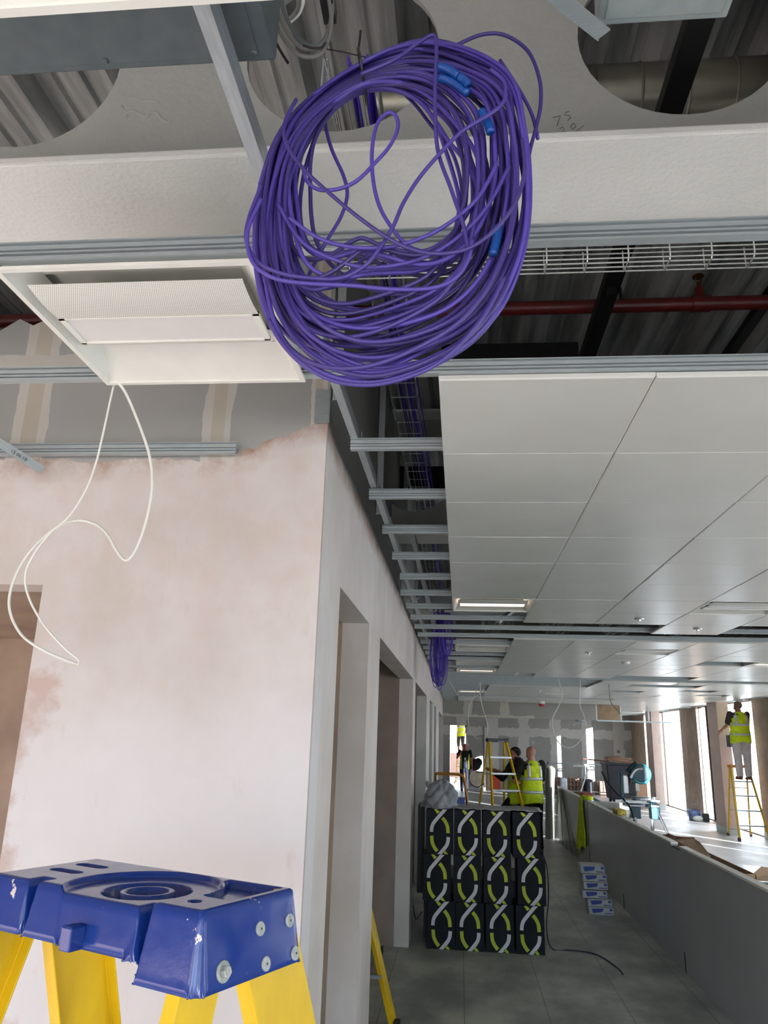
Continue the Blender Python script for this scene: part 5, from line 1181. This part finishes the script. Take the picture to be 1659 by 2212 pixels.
    if vest:
        V = [((0, .0, .452), .112, .088), ((0, 0, .50), .112, .088), ((0, 0, .56), .108, .084), ((0, 0, .62), .103, .080), ((0, .003, .69), .106, .080), ((0, .003, .745), .108, .079), ((0, 0, .79), .100, .072), ((0, 0, .825), .078, .054), ((0, 0, .842), .050, .042)]
        n = 44
        def shell(lst, gx, keepf, zz=True):
            mm = MB(); vs = []
            for i, (c, a, b) in enumerate(lst):
                for k in range(n):
                    t = 2*PI*k/n; w_ = 1+.02*math.sin(t*5+i*.4)*(1-c[2])*2
                    vs.append(g((c[0]+(a+gx)*wd*w_*math.cos(t), c[1]+(b+gx)*wd*w_*math.sin(t), c[2]-(.010*math.cos(t*2) if i == 0 and zz else 0))))
            fs = []
            for i in range(len(lst)-1):
                for k in range(n):
                    t = 2*PI*(k+.5)/n; z = (lst[i][0][2]+lst[i+1][0][2])/2
                    if keepf(t, z): fs.append((i*n+k, i*n+(k+1) % n, (i+1)*n+(k+1) % n, (i+1)*n+k))
            return mm.add(vs, fs)
        def kp(t, z):
            side = abs(math.cos(t))
            if z > .70 and side > .90: return False            # armholes
            if z > .76 and side > .80: return False
            if open_front and math.sin(t) > .80-(.10 if z > .7 else 0): return False
            return True
        fine = []
        for i in range(len(V)-1):
            for q_ in range(3):
                f = q_/3; fine.append((tuple(Vector(V[i][0]).lerp(Vector(V[i+1][0]), f)), V[i][1]+(V[i+1][1]-V[i][1])*f, V[i][2]+(V[i+1][2]-V[i][2])*f))
        fine.append(V[-1])
        vo = shell(fine, 0, kp).build('hi_vis_vest', hivis, T, smooth='all', solid=.006)
        def at(z):
            for i in range(len(V)-1):
                if V[i][0][2] <= z <= V[i+1][0][2]:
                    f = (z-V[i][0][2])/(V[i+1][0][2]-V[i][0][2]); return ((0, 0, z), V[i][1]+(V[i+1][1]-V[i][1])*f, V[i][2]+(V[i+1][2]-V[i][2])*f)
        for z in (.545, .665): shell([at(z), at(z+.026)], .0035, kp, False).build('reflective_band', silver, vo, smooth='all', solid=.003)
        for s in (-1, 1):
            m = MB(); vs = []; zs = [.69+.0145*i for i in range(11)]
            for z in zs:
                c, a, b = at(min(z, .841))
                for tt in (.050, .076): x = min(tt, a*.93); y = -(b+.005)*math.sqrt(max(0, 1-(x/(a+.004))**2)); vs.append(g((s*x*wd, y*wd, z)))
            m.add(vs, [(2*i, 2*i+1, 2*i+3, 2*i+2) for i in range(len(zs)-1)]); m.build('shoulder_band', silver, vo, smooth='all', solid=.003)
    return T, g, hp
# bald man seen from behind, next to him the dark-haired man reaching for the ladder
B1, g1, h1 = person('bald person seen from behind in a yellow hi-vis vest, arms crossed, by the black-topped ladder', (P(1149, 1700, 'y', 14.5).x, 14.5, 0), .42, 1.83,
    arms={'ell': (-.185, .00, .655), 'wrl': (-.075, .085, .620), 'elr': (.130, .03, .645), 'wrr': (.05, .10, .625)}, head_turn=.15, skin_m=skin_l, top=blk_cloth, sleeve=.80)
m = MB()
for dx, dz in ((0, 0), (.012, -.008), (-.006, -.022), (.004, -.030)): m.obox(g1((.018+dx, -.0830, .765+dz)), (math.cos(.42), math.sin(.42), 0), (-math.sin(.42), math.cos(.42), 0), UZ, .018+.01*abs(dx)*50, .002, .003)
m.build('back_print', M('faded_olive_print', (120, 136, 40), .7), B1)
m = MB(); m.box(*(lambda q_: (q_.x-.02, q_.x+.02, q_.y-.01, q_.y+.01, q_.z-.10, q_.z))(g1((-.05, -.075, .44)))); m.build('tool_holder', M('rust_leather', (110, 60, 34), .7), B1)
D1, g2, h2 = person('dark-haired person in black hoodie and yellow vest, reaching left towards the black-topped ladder', (P(1111, 1700, 'y', 14.7).x+.04, 14.75, 0), 1.15, 1.80,
    arms={'ell': (-.15, .09, .68), 'wrl': (-.10, .235, .745), 'elr': (.13, .10, .68), 'wrr': (.06, .21, .735)}, legs={'knl': (-.06, .15, .34), 'anl': (-.06, .17, .13)}, head_turn=.55, hair=hair_d, hood=True, sleeve=1.55)
m = MB(); a_ = g2((-.10, .300, .725)); m.tube([a_, a_+Vector((-.16, -.02, .0))], .013, 8); tag(m.build('hand_tool', alu), 'short grey tool held in the hand of the dark-haired person', 'tool')
W1, g3, h3 = person('person walking towards the camera in open yellow vest, hand raised to the face', (.17, 30.6, 0), PI+.05, 1.74,
    arms={'ell': (-.14, .01, .64), 'wrl': (-.15, .05, .49), 'elr': (.17, .05, .68), 'wrr': (.06, .085, .83)}, legs={'knl': (-.055, .05, .275), 'anl': (-.05, .05, .045), 'anr': (.06, -.05, .05)}, open_front=True, sleeve=.6, bottoms=M('dark_navy_cloth', (28, 30, 44), .9), skin_m=M('ruddy_skin', (160, 84, 76), .6))
m = MB(); q_ = g3((0, .075, .66)); m.obox(q_, (1, 0, 0), (0, 1, 0), UZ, .03, .004, .045); m.build('badge', white_m, W1)
stepladder('stepladder', 'small ladder beyond the far doorway carrying a hi-vis person', .0, 36.2, 0, 1.2, .3, .5, 1.1, .4, 4, blackp)
person('small distant person on a ladder beyond the doorway, one arm stretched up to the left', (.02, 36.0, 1.20), .5, 1.70, arms={'ell': (-.22, .03, .93), 'wrl': (-.36, .04, 1.04)}, hair=hair_d, shorts=True, bottoms=M('olive_cloth', (70, 68, 60), .9), skin_m=skin)
person('person in white trousers and yellow vest standing on the ladder by the windows', (6.17, 18.38, 1.20), .10, 1.70,
    arms={'ell': (-.155, .02, .67), 'wrl': (-.185, .11, .615), 'elr': (.13, .08, .66), 'wrr': (.06, .14, .72)}, legs={'hpl': (-.06, 0, .50), 'knl': (-.06, .0, .27), 'anl': (-.055, -.005, .045), 'knr': (.06, 0, .27), 'anr': (.06, 0, .045)}, head_turn=.5, head_pitch=.15, hair=M('dusty_hair', (120, 96, 84), .8), bottoms=wht_cloth, shoes=brownm, top=M('charcoal_cloth', (52, 44, 46), .9), sleeve=.75, wd=1.17)
m = MB(); a_ = P(1584, 1588, 'y', 18.7); m.box(a_.x-.10, a_.x+.10, 18.65, 18.9, a_.z-.26, a_.z); tag(m.build('tool_tray', dark_grey, bevel=.01), 'grey tray of tools fixed behind the person on the right ladder', 'tray')
# ladders they use
stepladder('stepladder', 'tall yellow stepladder with a black top beside the two hi-vis workers', P(1074, 1600, 'y', 14.3).x, 14.35, .30, 1.90, .34, .72, 1.35, .60, 6, M('black_ladder_cap', (26, 26, 28), .4), capd=.15)
m = MB(); a_ = P(1083, 1602, 'y', 14.26)
for i, (x_, w_) in enumerate(((-.05, .012), (-.028, .010), (-.008, .012), (.014, .010), (.034, .010))): m.obox(a_+Vector((x_, -.008, .0)), (1, 0, 0), (0, 1, 0), (.3, 0, 1), w_*.5, .002, .010 if i % 2 else .014)
m.build('cap_print', ribw, [o for o in bpy.data.objects if o.name.startswith('stepladder') and abs(o.location.y-14.35) < .01][0])
m = MB(); a_ = P(1030, 1690, 'y', 14.2); m.tube(catmull([a_+Vector((-.12, 0, .25)), a_+Vector((-.13, 0, .02)), a_+Vector((.0, 0, -.08)), a_+Vector((.12, 0, -.02))], 5), .008, 6); tag(m.build('loop_cord', blackp), 'black cord looping from the left side of the black-topped ladder', 'cord')
stepladder('stepladder', 'yellow stepladder by the right-hand windows with a person standing on it', 6.12, 18.53, .0, 1.50, .40, .64, .95, .48, 4, M('orange_cap', (206, 132, 44), .5), capd=.16)
